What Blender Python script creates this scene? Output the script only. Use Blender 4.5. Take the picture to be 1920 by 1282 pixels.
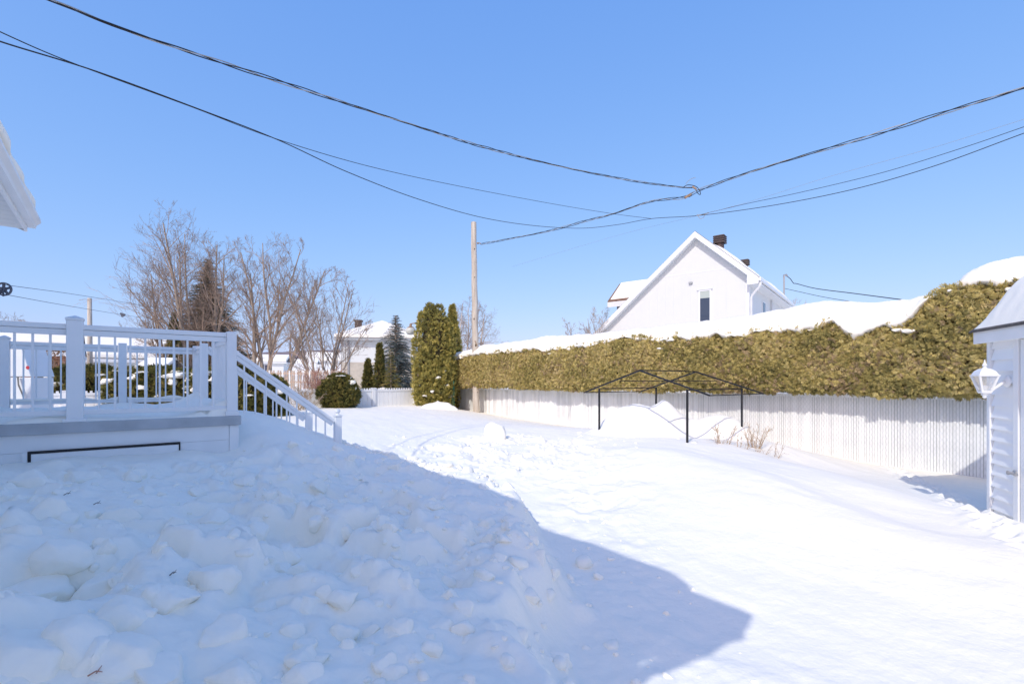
import bpy, math, random
import numpy as np
from mathutils import Vector

for o in list(bpy.data.objects):
    bpy.data.objects.remove(o, do_unlink=True)
SC = bpy.context.scene
COL = SC.collection
R = math.radians

# ---------------------------------------------------------------- camera, sky, sun, exposure
FPX, CX, HOR, CAMZ = 907.0, 960.0, 715.0, 1.6      # focal length in photo pixels, centre column, horizon row, eye height
cam_d = bpy.data.cameras.new('camera')
cam_d.lens = FPX / 1920 * 36
cam_d.sensor_width = 36
cam_d.shift_y = (HOR - 641) / 1920
cam_d.clip_end = 6000
cam_d.clip_start = 0.05
cam = bpy.data.objects.new('camera', cam_d)
COL.objects.link(cam)
cam.location = (0, 0, CAMZ)
cam.rotation_euler = (R(90), 0, 0)
SC.camera = cam

SUN_A, SUN_E = R(25), R(39)                         # shadows fall forward and 25 deg to the right; sun 39 deg high
SUNV = Vector((-math.sin(SUN_A) * math.cos(SUN_E), -math.cos(SUN_A) * math.cos(SUN_E), math.sin(SUN_E)))
world = bpy.data.worlds.new('World')
SC.world = world
world.use_nodes = True
wn = world.node_tree.nodes
sky = wn.new('ShaderNodeTexSky')
sky.sky_type = 'NISHITA'
sky.sun_disc = False
sky.sun_elevation = SUN_E
sky.sun_rotation = R(180) + SUN_A
sky.altitude = 0
sky.air_density = 1.0
sky.dust_density = 1.5
sky.ozone_density = 8.0
SKY_S = 0.15
wn['Background'].inputs['Strength'].default_value = SKY_S
wl = world.node_tree.links
sep, com = wn.new('ShaderNodeSeparateColor'), wn.new('ShaderNodeCombineColor')
wl.new(sky.outputs[0], sep.inputs[0])
for ch, (gain, power) in enumerate(((1.05, 0.82), (0.765, 0.54), (0.86, 0.25))):      # the photograph's soft tone response, the same over the whole sky
    a, b, c = wn.new('ShaderNodeMath'), wn.new('ShaderNodeMath'), wn.new('ShaderNodeMath')
    a.operation, b.operation, c.operation = 'MULTIPLY', 'POWER', 'MULTIPLY'
    a.inputs[1].default_value, b.inputs[1].default_value, c.inputs[1].default_value = SKY_S, power, gain / SKY_S
    wl.new(sep.outputs[ch], a.inputs[0])
    wl.new(a.outputs[0], b.inputs[0])
    wl.new(b.outputs[0], c.inputs[0])
    wl.new(c.outputs[0], com.inputs[ch])
wl.new(com.outputs[0], wn['Background'].inputs['Color'])
sun_d = bpy.data.lights.new('sun', 'SUN')
sun_d.energy = 2.0
sun_d.angle = R(0.53)
sun_d.color = (1.0, 0.955, 0.86)
sun = bpy.data.objects.new('sun', sun_d)
COL.objects.link(sun)
sun.rotation_euler = SUNV.to_track_quat('Z', 'Y').to_euler()
SC.view_settings.view_transform = 'Standard'
SC.view_settings.look = 'None'
SC.view_settings.gamma = 1
SC.view_settings.exposure = 0.38
SC.view_settings.use_curve_mapping = False
SC.render.engine = 'CYCLES'
SC.cycles.max_bounces = 8
SC.cycles.diffuse_bounces = 6
SC.cycles.transparent_max_bounces = 8
SC.cycles.use_denoising = True

# ---------------------------------------------------------------- helpers
rng = np.random.default_rng(7)
random.seed(7)


def P(px, py, Y):
    """world point seen at photo pixel (px, py) at distance Y"""
    return Vector(((px - CX) / FPX * Y, Y, CAMZ + (HOR - py) / FPX * Y))


U = Vector((-0.63, 0.777, 0)).normalized()          # along the house wall, away from the camera and to the left
V = Vector((U.y, -U.x, 0))                          # out from the house wall


def W(u, v, z):
    return U * u + V * v + Vector((0, 0, z))


def mat(name, col, rough=0.6, var=0.0, scale=8.0, bump=0.0, bscale=30.0, spec=0.3, metal=0.0, col2=None, stretch=None, sss=0.0):
    m = bpy.data.materials.new(name)
    m.use_nodes = True
    nt = m.node_tree
    b = nt.nodes['Principled BSDF']
    b.inputs['Base Color'].default_value = (*col, 1)
    b.inputs['Roughness'].default_value = rough
    b.inputs['Specular IOR Level'].default_value = spec
    b.inputs['Metallic'].default_value = metal
    if sss:
        b.inputs['Subsurface Weight'].default_value = sss
        b.inputs['Subsurface Radius'].default_value = (1.0, 1.0, 1.0)
        b.inputs['Subsurface Scale'].default_value = 0.03
    tc = nt.nodes.new('ShaderNodeTexCoord')
    mp = nt.nodes.new('ShaderNodeMapping')
    nt.links.new(tc.outputs['Object'], mp.inputs['Vector'])
    if stretch:
        mp.inputs['Scale'].default_value = stretch
    if var or col2:
        n = nt.nodes.new('ShaderNodeTexNoise')
        n.inputs['Scale'].default_value = scale
        n.inputs['Detail'].default_value = 6
        nt.links.new(mp.outputs[0], n.inputs['Vector'])
        mx = nt.nodes.new('ShaderNodeMix')
        mx.data_type = 'RGBA'
        c2 = col2 or tuple(min(1, c * (1 + var)) for c in col)
        c1 = col if col2 else tuple(c * (1 - var) for c in col)
        mx.inputs['A'].default_value = (*c1, 1)
        mx.inputs['B'].default_value = (*c2, 1)
        rp = nt.nodes.new('ShaderNodeMapRange')
        rp.inputs['From Min'].default_value = 0.3
        rp.inputs['From Max'].default_value = 0.7
        nt.links.new(n.outputs[0], rp.inputs['Value'])
        nt.links.new(rp.outputs[0], mx.inputs['Factor'])
        nt.links.new(mx.outputs['Result'], b.inputs['Base Color'])
    if bump:
        n2 = nt.nodes.new('ShaderNodeTexNoise')
        n2.inputs['Scale'].default_value = bscale
        n2.inputs['Detail'].default_value = 8
        nt.links.new(mp.outputs[0], n2.inputs['Vector'])
        bp = nt.nodes.new('ShaderNodeBump')
        bp.inputs['Strength'].default_value = 1.0
        bp.inputs['Distance'].default_value = bump
        nt.links.new(n2.outputs[0], bp.inputs['Height'])
        nt.links.new(bp.outputs[0], b.inputs['Normal'])
    return m


def leaf_mat(name, cols, rough=0.75):
    """foliage: each spray carries a tint attribute, random plus painted shade by depth in hedge and shrubs"""
    m = bpy.data.materials.new(name)
    m.use_nodes = True
    nt = m.node_tree
    b = nt.nodes['Principled BSDF']
    b.inputs['Roughness'].default_value = rough
    b.inputs['Specular IOR Level'].default_value = 0.25
    a = nt.nodes.new('ShaderNodeAttribute')
    a.attribute_name = 'tint'
    r = nt.nodes.new('ShaderNodeValToRGB')
    el = r.color_ramp.elements
    while len(el) < len(cols):
        el.new(0.5)
    for i, c in enumerate(cols):
        el[i].position = i / (len(cols) - 1)
        el[i].color = (*c, 1)
    nt.links.new(a.outputs['Fac'], r.inputs['Fac'])
    nt.links.new(r.outputs[0], b.inputs['Base Color'])
    tr = nt.nodes.new('ShaderNodeBsdfTranslucent')
    nt.links.new(r.outputs[0], tr.inputs['Color'])
    ms = nt.nodes.new('ShaderNodeMixShader')
    ms.inputs[0].default_value = 0.25
    nt.links.new(b.outputs[0], ms.inputs[1])
    nt.links.new(tr.outputs[0], ms.inputs[2])
    nt.links.new(ms.outputs[0], nt.nodes['Material Output'].inputs['Surface'])
    return m


def link(o, parent=None):
    COL.objects.link(o)
    if parent is not None:
        o.parent = parent
    return o


def tag(o, label, cat, group=None, kind=None):
    o['label'] = label
    o['category'] = cat
    if group:
        o['group'] = group
    if kind:
        o['kind'] = kind
    return o


def thing(name, loc, label, cat, group=None):
    o = bpy.data.objects.new(name, None)
    o.location = loc
    o.empty_display_size = 0.2
    link(o)
    return tag(o, label, cat, group)


def put(name, me, m, parent=None, smooth=False, loc=None):
    """link a mesh object whose vertices are world coordinates; keep them in place under a parent Empty"""
    o = bpy.data.objects.new(name, me)
    if not me.materials:
        me.materials.append(m)
    link(o, parent)
    if parent is not None:
        root = parent
        off = Vector((0, 0, 0))
        while root is not None:
            off += root.location
            root = root.parent
        o.location = -off
    if loc is not None:
        o.location = o.location + Vector(loc)
    if smooth:
        me.polygons.foreach_set('use_smooth', np.ones(len(me.polygons), dtype=bool))
    return o


def mesh_np(name, Vt, F, tint=None):
    Vt = np.ascontiguousarray(Vt, dtype=np.float32)
    F = np.ascontiguousarray(F, dtype=np.int32)
    me = bpy.data.meshes.new(name)
    n, (m, k) = len(Vt), F.shape
    me.vertices.add(n)
    me.vertices.foreach_set('co', Vt.ravel())
    me.loops.add(m * k)
    me.loops.foreach_set('vertex_index', F.ravel())
    me.polygons.add(m)
    me.polygons.foreach_set('loop_start', np.arange(m, dtype=np.int32) * k)
    if tint is not None:
        at = me.attributes.new('tint', 'FLOAT', 'POINT')
        at.data.foreach_set('value', np.ascontiguousarray(tint, dtype=np.float32))
    me.update(calc_edges=True)
    return me


class MB:
    """collects boxes, bars and tubes into one mesh"""

    def __init__(self):
        self.v, self.f = [], []

    def add(self, vs, fs):
        n = len(self.v)
        self.v += [tuple(x) for x in vs]
        self.f += [tuple(i + n for i in f) for f in fs]
        return self

    def hexa(self, a, b):
        """a: four bottom points in order, b: four top points"""
        return self.add(list(a) + list(b), [(3, 2, 1, 0), (4, 5, 6, 7), (0, 1, 5, 4), (1, 2, 6, 5), (2, 3, 7, 6), (3, 0, 4, 7)])

    def uvbox(self, u0, u1, v0, v1, z0, z1):
        q = [(u0, v0), (u1, v0), (u1, v1), (u0, v1)]
        return self.hexa([W(u, v, z0) for u, v in q], [W(u, v, z1) for u, v in q])

    def bar(self, p, q, w, h, up=Vector((0, 0, 1))):
        """rectangular bar from p to q, w wide and h tall about its axis"""
        p, q = Vector(p), Vector(q)
        d = (q - p).normalized()
        s = d.cross(up)
        if s.length < 1e-4:
            s = d.cross(Vector((1, 0, 0)))
        s.normalize()
        t = s.cross(d).normalized()
        c = [s * (-w / 2) + t * (-h / 2), s * (w / 2) + t * (-h / 2), s * (w / 2) + t * (h / 2), s * (-w / 2) + t * (h / 2)]
        return self.hexa([p + x for x in c], [q + x for x in c])

    def tube(self, pts, rad, n=8, caps=True):
        pts = [Vector(p) for p in pts]
        rads = rad if isinstance(rad, (list, tuple)) else [rad] * len(pts)
        base = len(self.v)
        ref = None
        for i, p in enumerate(pts):
            d = (pts[min(i + 1, len(pts) - 1)] - pts[max(i - 1, 0)])
            if d.length < 1e-9:
                d = Vector((0, 0, 1))
            d.normalize()
            if ref is None:
                ref = d.orthogonal().normalized()
            s = (ref - d * ref.dot(d))
            if s.length < 1e-5:
                s = d.orthogonal()
            s.normalize()
            ref = s
            t = d.cross(s)
            for k in range(n):
                a = 2 * math.pi * k / n
                self.v.append(tuple(p + (s * math.cos(a) + t * math.sin(a)) * rads[i]))
        for i in range(len(pts) - 1):
            for k in range(n):
                a, b = base + i * n + k, base + i * n + (k + 1) % n
                self.f.append((a, b, b + n, a + n))
        if caps:
            self.f.append(tuple(base + k for k in reversed(range(n))))
            self.f.append(tuple(base + (len(pts) - 1) * n + k for k in range(n)))
        return self

    def lathe(self, c, prof, n=16, axis=Vector((0, 0, 1))):
        c = Vector(c)
        axis = axis.normalized()
        return self.tube([c + axis * z for r, z in prof], [max(r, 1e-4) for r, z in prof], n) if False else self._lathe(c, prof, n, axis)

    def _lathe(self, c, prof, n, axis):
        s = axis.orthogonal().normalized()
        t = axis.cross(s)
        base = len(self.v)
        for r, z in prof:
            for k in range(n):
                a = 2 * math.pi * k / n
                self.v.append(tuple(c + axis * z + (s * math.cos(a) + t * math.sin(a)) * max(r, 1e-4)))
        for i in range(len(prof) - 1):
            for k in range(n):
                a, b = base + i * n + k, base + i * n + (k + 1) % n
                self.f.append((a, b, b + n, a + n))
        self.f.append(tuple(base + k for k in reversed(range(n))))
        self.f.append(tuple(base + (len(prof) - 1) * n + k for k in range(n)))
        return self

    def build(self, name, m, parent=None, smooth=False, bevel=0.0):
        me = bpy.data.meshes.new(name)
        me.from_pydata(self.v, [], self.f)
        me.update()
        o = put(name, me, m, parent, smooth)
        if bevel:
            b = o.modifiers.new('bevel', 'BEVEL')
            b.width = bevel
            b.segments = 2
        return o


# ---- numpy noise
def _hash(ix, iy, iz, s):
    h = (ix.astype(np.int64) * 374761393 + iy.astype(np.int64) * 668265263 + iz.astype(np.int64) * 2147483647 + s * 1274126177) & 0xFFFFFFFF
    h = ((h ^ (h >> 13)) * 1274126177) & 0xFFFFFFFF
    h = ((h ^ (h >> 16)) * 2246822519) & 0xFFFFFFFF
    return ((h ^ (h >> 15)) & 0xFFFFFF) / float(0xFFFFFF)


def vnoise(x, y, z=None, s=0):
    """smooth value noise in [-1, 1]"""
    x, y = np.asarray(x, float), np.asarray(y, float)
    z = np.zeros_like(x) if z is None else np.asarray(z, float)
    ix, iy, iz = np.floor(x), np.floor(y), np.floor(z)
    fx, fy, fz = x - ix, y - iy, z - iz
    f = lambda t: t * t * t * (t * (t * 6 - 15) + 10)
    fx, fy, fz = f(fx), f(fy), f(fz)
    out = 0
    for dx in (0, 1):
        for dy in (0, 1):
            for dz in (0, 1):
                w = (fx if dx else 1 - fx) * (fy if dy else 1 - fy) * (fz if dz else 1 - fz)
                out = out + w * _hash(ix + dx, iy + dy, iz + dz, s)
    return out * 2 - 1


def fbm(x, y, z=None, s=0, oct=4, gain=0.5):
    a, t, out = 1.0, 0.0, 0.0
    for i in range(oct):
        k = 2.03 ** i
        out = out + a * vnoise(x * k + 13.7 * i, y * k - 7.1 * i, None if z is None else z * k, s + i)
        t += a
        a *= gain
    return out / t


def worley(x, y, s=0):
    """distance to the nearest and second nearest feature point, and the id of the nearest"""
    ix, iy = np.floor(x), np.floor(y)
    d1 = np.full(x.shape, 9.0)
    d2 = np.full(x.shape, 9.0)
    idn = np.zeros(x.shape)
    zz = np.zeros_like(ix)
    for dx in (-1, 0, 1):
        for dy in (-1, 0, 1):
            cx, cy = ix + dx, iy + dy
            fx = cx + _hash(cx, cy, zz, s)
            fy = cy + _hash(cx, cy, zz, s + 1)
            d = np.hypot(x - fx, y - fy)
            h = _hash(cx, cy, zz, s + 2)
            near = d < d1
            d2 = np.where(near, d1, np.minimum(d2, d))
            idn = np.where(near, h, idn)
            d1 = np.where(near, d, d1)
    return d1, d2, idn


def sstep(a, b, x):
    t = np.clip((x - a) / (b - a), 0, 1)
    return t * t * (3 - 2 * t)


class TPS:
    def __init__(self, pts, reg=0.02):
        p = np.array(pts, float)
        self.xy = p[:, :2]
        self.m = p[:, 2].mean()
        n = len(p)
        K = self._k(np.hypot(self.xy[:, None, 0] - self.xy[None, :, 0], self.xy[:, None, 1] - self.xy[None, :, 1]))
        A = np.zeros((n + 1, n + 1))
        A[:n, :n] = K + reg * np.eye(n)
        A[:n, n] = 1
        A[n, :n] = 1
        b = np.zeros(n + 1)
        b[:n] = p[:, 2]
        self.w = np.linalg.solve(A, b)

    def _k(self, r):
        return -np.sqrt(r * r + 0.15)       # multiquadric, stays tame away from the points

    def __call__(self, x, y):
        x, y = np.asarray(x, float), np.asarray(y, float)
        out = np.full(x.shape, self.w[-1])
        for (a, b), w in zip(self.xy, self.w[:-1]):
            out = out + w * self._k(np.hypot(x - a, y - b))
        return out


# ---------------------------------------------------------------- materials
M = {}
M['snow'] = mat('snow', (0.95, 0.905, 0.81), rough=0.85, bump=0.006, bscale=22, spec=0.15)
M['roof_snow'] = mat('roof_snow', (0.95, 0.905, 0.81), rough=0.85, bump=0.01, bscale=5, spec=0.15)
M['vinyl'] = mat('white_vinyl', (0.80, 0.805, 0.81), rough=0.35, var=0.03, scale=4, spec=0.4)
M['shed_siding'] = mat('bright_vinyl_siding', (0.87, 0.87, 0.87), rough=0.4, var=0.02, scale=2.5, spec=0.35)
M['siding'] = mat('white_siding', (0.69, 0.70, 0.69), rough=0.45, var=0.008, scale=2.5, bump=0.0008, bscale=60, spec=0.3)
M['slat'] = mat('fence_slat', (0.88, 0.88, 0.87), rough=0.5, var=0.06, scale=3, spec=0.3)
M['slat2'] = mat('fence_slat_aged', (0.85, 0.85, 0.835), rough=0.55, var=0.07, scale=5, spec=0.3)
M['wire_mesh'] = mat('galvanised_wire', (0.62, 0.63, 0.64), rough=0.5, metal=0.6)
M['gap'] = mat('fence_backing', (0.22, 0.22, 0.21), rough=0.9)
M['deck_trim'] = mat('grey_deck_board', (0.42, 0.44, 0.465), rough=0.6, var=0.12, scale=6, bump=0.001, bscale=40)
M['black_metal'] = mat('black_metal', (0.018, 0.018, 0.022), rough=0.45, var=0.2, scale=20)
M['wire'] = mat('black_cable', (0.02, 0.02, 0.024), rough=0.5)
M['wire_bare'] = mat('bare_aluminium_wire', (0.45, 0.43, 0.40), rough=0.45, metal=0.7)
M['pole'] = mat('weathered_pole_wood', (0.42, 0.35, 0.28), rough=0.85, scale=3.0, col2=(0.66, 0.59, 0.50), stretch=(6, 6, 0.5), bump=0.006, bscale=14)
M['wood_dark'] = mat('dark_knot', (0.10, 0.075, 0.055), rough=0.9)
M['bark'] = mat('grey_brown_bark', (0.27, 0.21, 0.16), rough=0.9, scale=5, col2=(0.46, 0.375, 0.30), stretch=(3, 3, 0.8), bump=0.01, bscale=20)
M['twig'] = mat('reddish_twig', (0.36, 0.265, 0.20), rough=0.85, var=0.25, scale=2)
M['twig_tan'] = mat('tan_twig', (0.46, 0.34, 0.23), rough=0.85, var=0.25, scale=9)
M['twig_red'] = mat('red_twig', (0.42, 0.22, 0.16), rough=0.85, var=0.25, scale=4)
M['birch'] = mat('birch_bark', (0.55, 0.48, 0.42), rough=0.8, var=0.25, scale=5)
M['core'] = mat('inner_branch_shade', (0.06, 0.048, 0.024), rough=1.0, var=0.4, scale=14)  # filler for inner branches, darkened to stand for shade between the sprays
M['stem'] = mat('cedar_stem', (0.17, 0.11, 0.075), rough=0.9, var=0.2)
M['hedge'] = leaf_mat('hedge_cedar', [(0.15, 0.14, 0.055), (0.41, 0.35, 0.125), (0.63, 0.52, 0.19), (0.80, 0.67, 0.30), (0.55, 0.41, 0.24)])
M['cedar'] = leaf_mat('column_cedar', [(0.20, 0.19, 0.07), (0.44, 0.39, 0.11), (0.64, 0.54, 0.16), (0.74, 0.60, 0.20)])
M['yew'] = leaf_mat('dark_shrub', [(0.06, 0.07, 0.03), (0.17, 0.17, 0.05), (0.32, 0.27, 0.075), (0.40, 0.30, 0.10)])
M['spruce'] = leaf_mat('spruce_needles', [(0.09, 0.10, 0.06), (0.20, 0.19, 0.11), (0.38, 0.27, 0.17), (0.46, 0.32, 0.20)])
M['blue_spruce'] = leaf_mat('blue_spruce_needles', [(0.07, 0.09, 0.085), (0.16, 0.20, 0.19), (0.27, 0.32, 0.32)])
M['dry_leaf'] = leaf_mat('dry_leaves', [(0.16, 0.08, 0.04), (0.33, 0.17, 0.08), (0.42, 0.26, 0.14)])
M['brown_vent'] = mat('brown_roof_vent', (0.085, 0.06, 0.055), rough=0.5, var=0.1)
M['shingle'] = mat('dark_shingle', (0.10, 0.09, 0.085), rough=0.9, var=0.3, scale=20, bump=0.004, bscale=60)
M['shingle_brown'] = mat('brown_shingle', (0.22, 0.13, 0.09), rough=0.9, var=0.25, scale=10)
M['glass'] = mat('window_glass', (0.03, 0.05, 0.09), rough=0.04, spec=0.8)
M['blind'] = mat('window_blind', (0.45, 0.50, 0.47), rough=0.7)
M['brick'] = mat('red_brick', (0.42, 0.22, 0.17), rough=0.9, var=0.2, scale=12)
M['beige'] = mat('beige_masonry', (0.50, 0.45, 0.38), rough=0.9, var=0.1, scale=4)
M['grey_trim'] = mat('grey_trim', (0.38, 0.39, 0.40), rough=0.6)
M['hill'] = mat('leafless_forest_hill', (0.17, 0.12, 0.115), rough=1.0, scale=0.02, col2=(0.30, 0.24, 0.24))
M['fence_wood'] = mat('weathered_fence_wood', (0.45, 0.34, 0.27), rough=0.9, var=0.2, scale=6)
M['green'] = mat('green_stake', (0.04, 0.16, 0.10), rough=0.5)
M['red'] = mat('red_mark', (0.55, 0.05, 0.06), rough=0.5)
M['strap'] = mat('grey_strap', (0.16, 0.15, 0.14), rough=0.8)
M['lamp_glass'] = mat('frosted_lamp_glass', (0.62, 0.62, 0.56), rough=0.35, spec=0.5)
M['rust'] = mat('rusty_metal', (0.30, 0.20, 0.13), rough=0.8, var=0.3, scale=15)
M['steel'] = mat('grey_steel', (0.40, 0.40, 0.41), rough=0.4, metal=0.6)
M['wheel'] = mat('grey_pulley', (0.10, 0.11, 0.14), rough=0.5)
g = bpy.data.materials.new('clear_lantern_glass')
g.use_nodes = True
gn = g.node_tree
gt = gn.nodes.new('ShaderNodeBsdfTransparent')
gg = gn.nodes.new('ShaderNodeBsdfGlossy')
gg.inputs['Roughness'].default_value = 0.05
gd = gn.nodes.new('ShaderNodeBsdfDiffuse')
gd.inputs['Color'].default_value = (0.85, 0.86, 0.87, 1)
ga = gn.nodes.new('ShaderNodeMixShader')
ga.inputs[0].default_value = 0.6
gn.links.new(gg.outputs[0], ga.inputs[1])
gn.links.new(gd.outputs[0], ga.inputs[2])
gm = gn.nodes.new('ShaderNodeMixShader')
gm.inputs[0].default_value = 0.42
gn.links.new(gt.outputs[0], gm.inputs[1])
gn.links.new(ga.outputs[0], gm.inputs[2])
gn.links.new(gm.outputs[0], gn.nodes['Material Output'].inputs['Surface'])
M['clear'] = g
# ---------------------------------------------------------------- fence line (used by the ground too)
FA = Vector(((1850 - CX) / FPX * 7.36, 7.36, 0))
FB = Vector(((857 - CX) / FPX * 18.5, 18.5, 0))
FD = (FB - FA).normalized()
FN = Vector((-FD.y, FD.x, 0))                      # toward the camera
if FN.dot(-FA) < 0:
    FN = -FN
FLEN = (FB - FA).length
FTOP = 1.36


def fs(px):
    """distance along the fence, from FA, of the spot seen in photo column px"""
    r = (px - CX) / FPX
    return (r * FA.y - FA.x) / (FD.x - r * FD.y)


def F(s, q=0.0, z=0.0):
    p = FA + FD * s + FN * q
    return Vector((p.x, p.y, z))


# ---------------------------------------------------------------- snow ground
def fz(px, py):
    p = F(fs(px))
    return (p.x, p.y, CAMZ - (py - HOR) / FPX * p.y)


def gz(px, py, Y):
    p = P(px, py, Y)
    return (p.x, p.y, p.z)


base_pts = [fz(857, 768), fz(960, 782), fz(1060, 797), fz(1200, 815), fz(1400, 835), fz(1540, 850), fz(1665, 873), fz(1760, 884), fz(1850, 897)]
base_pts += [(F(-1.5).x, F(-1.5).y, 0.12), (F(-4).x, F(-4).y, 0.1)]
base_pts += [gz(893, 772, 17.1), gz(1288, 829, 7.7), gz(1123, 813, 9.1), gz(1390, 822, 8.9), gz(1200, 824, 8.3), gz(1440, 826, 8.6)]
base_pts += [gz(640, 766, 15.0), gz(740, 766, 15.6), gz(560, 772, 13.5), gz(815, 760, 17.4), gz(300, 768, 12.5), gz(60, 768, 12.5)]
base_pts += [(0.0, 12.0, 0.56), (-2.0, 12.0, 0.62), (-4, 10.5, 0.68), (2.0, 11.0, 0.52), (0.6, 9.2, 0.52), (-1.4, 8.8, 0.50), (-2.6, 8.4, 0.55)]
base_pts += [(0.1, 7.2, 0.40), (1.3, 6.6, 0.44), (2.6, 6.3, 0.50), (0.35, 5.5, 0.17), (-0.6, 6.5, 0.26), (1.2, 4.9, 0.22), (2.4, 4.9, 0.36), (3.5, 5.9, 0.42)]
base_pts += [(0.5, 4.0, 0.12), (0.5, 2.8, 0.06), (0.4, 1.6, 0.04), (0.3, 0.3, 0.03), (1.5, 3.1, 0.10), (1.2, 1.8, 0.06), (2.6, 3.1, 0.14), (2.5, 1.5, 0.1)]
base_pts += [gz(1852, 977, 4.8), gz(1910, 994, 4.2), (4.1, 3.0, 0.2), (5.5, 2.0, 0.3), (4.9, 6.3, 0.24), (5.6, 7.6, 0.2), (4.2, 7.6, 0.36), (3.6, 4.4, 0.26)]
base_pts += [(x, y, 0.55) for x, y in ((-30, 5), (-30, 30), (-12, 24), (-2, 28), (10, 28), (22, 18), (25, 2), (14, -6), (0, -10), (-15, -10), (-30, -15), (30, 40), (-40, 50))]
BASE = TPS(base_pts)
pile_pts = [gz(-30, 872, 3.9), gz(52, 868, 4.03), gz(200, 852, 4.35), gz(340, 846, 4.7), gz(445, 852, 4.95)]
pile_pts += [(-2.62, 5.15, 1.02), (-3.0, 5.9, 1.16), (-3.5, 6.6, 1.18), (-2.55, 6.0, 0.93), (-2.45, 6.6, 0.80), (-2.2, 6.72, 0.69), (-2.9, 7.3, 0.8), (-3.1, 7.0, 0.95), (-2.3, 7.4, 0.62)]
pile_pts += [(-1.44, 1.30, 0.72), (-1.0, 1.6, 0.62), (-0.5, 1.6, 0.55), (-0.1, 2.2, 0.48), (0.05, 3.2, 0.50), (0.0, 4.2, 0.52), (-0.15, 4.9, 0.53), (-0.8, 5.5, 0.60), (-1.6, 6.1, 0.66)]
pile_pts += [(-1.5, 3.0, 0.72), (-2.5, 3.0, 0.84), (-1.0, 4.2, 0.62), (-2.0, 4.5, 0.78), (-1.8, 5.4, 0.72), (-2.4, 1.4, 0.85), (-1.5, 0.3, 0.6), (-0.4, 0.4, 0.3), (-3.5, 2.5, 0.95), (-0.7, 2.8, 0.52)]
PILE = TPS(pile_pts)
edge = np.array([(0.05, -0.6), (0.24, 0.8), (0.30, 1.6), (0.31, 2.4), (0.31, 3.2), (0.28, 4.1), (0.14, 4.95), (-0.27, 5.52), (-0.82, 5.98), (-1.43, 6.42), (-2.05, 6.92), (-2.4, 7.5), (-3.2, 8.0), (-4.6, 8.6)])


def edge_dist(x, y):
    """signed distance to the rim of the shovelled pile, positive inside (left of the rim)"""
    best = np.full(np.shape(x), 1e9)
    sgn = np.ones(np.shape(x))
    for (ax, ay), (bx, by) in zip(edge[:-1], edge[1:]):
        dx, dy = bx - ax, by - ay
        t = np.clip(((x - ax) * dx + (y - ay) * dy) / (dx * dx + dy * dy), 0, 1)
        d = np.hypot(x - ax - t * dx, y - ay - t * dy)
        c = dx * (y - ay) - dy * (x - ax)
        near = d < best
        sgn = np.where(near, np.where(c > 0, 1, -1), sgn)
        best = np.where(near, d, best)
    return best * sgn


def ridge(x, y, a, b, w, h, sharp=2.2):
    """a wind drift: gentle on one side of the line a-b, steeper on the other"""
    ax, ay = a
    dx, dy = b[0] - ax, b[1] - ay
    L = math.hypot(dx, dy)
    t = ((x - ax) * dx + (y - ay) * dy) / L
    n = ((x - ax) * -dy + (y - ay) * dx) / L + 0.12 * np.sin(t * 1.7)
    g = np.where(n > 0, np.exp(-(n / w) ** 2), np.exp(-(n / (w / sharp)) ** 2))
    return h * g * sstep(-0.5, 0.8, t) * sstep(L + 0.6, L - 1.0, t)


prints = []
pr = random.Random(3)
trail = [P(1672, 884, 8.0), P(1700, 905, 7.2), P(1740, 925, 6.6), P(1790, 955, 5.8), P(1815, 1000, 4.9), P(1850, 1015, 4.5), P(1890, 1050, 4.0), P(1925, 1090, 3.6)]
for a, b in zip(trail[:-1], trail[1:]):
    n = max(2, int((b - a).length / 0.13))
    for i in range(n):
        t = i / n
        prints.append((a.x + (b.x - a.x) * t + pr.uniform(-.07, .07), a.y + (b.y - a.y) * t + pr.uniform(-.07, .07), pr.uniform(.05, .08), pr.uniform(.05, .09)))


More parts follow.
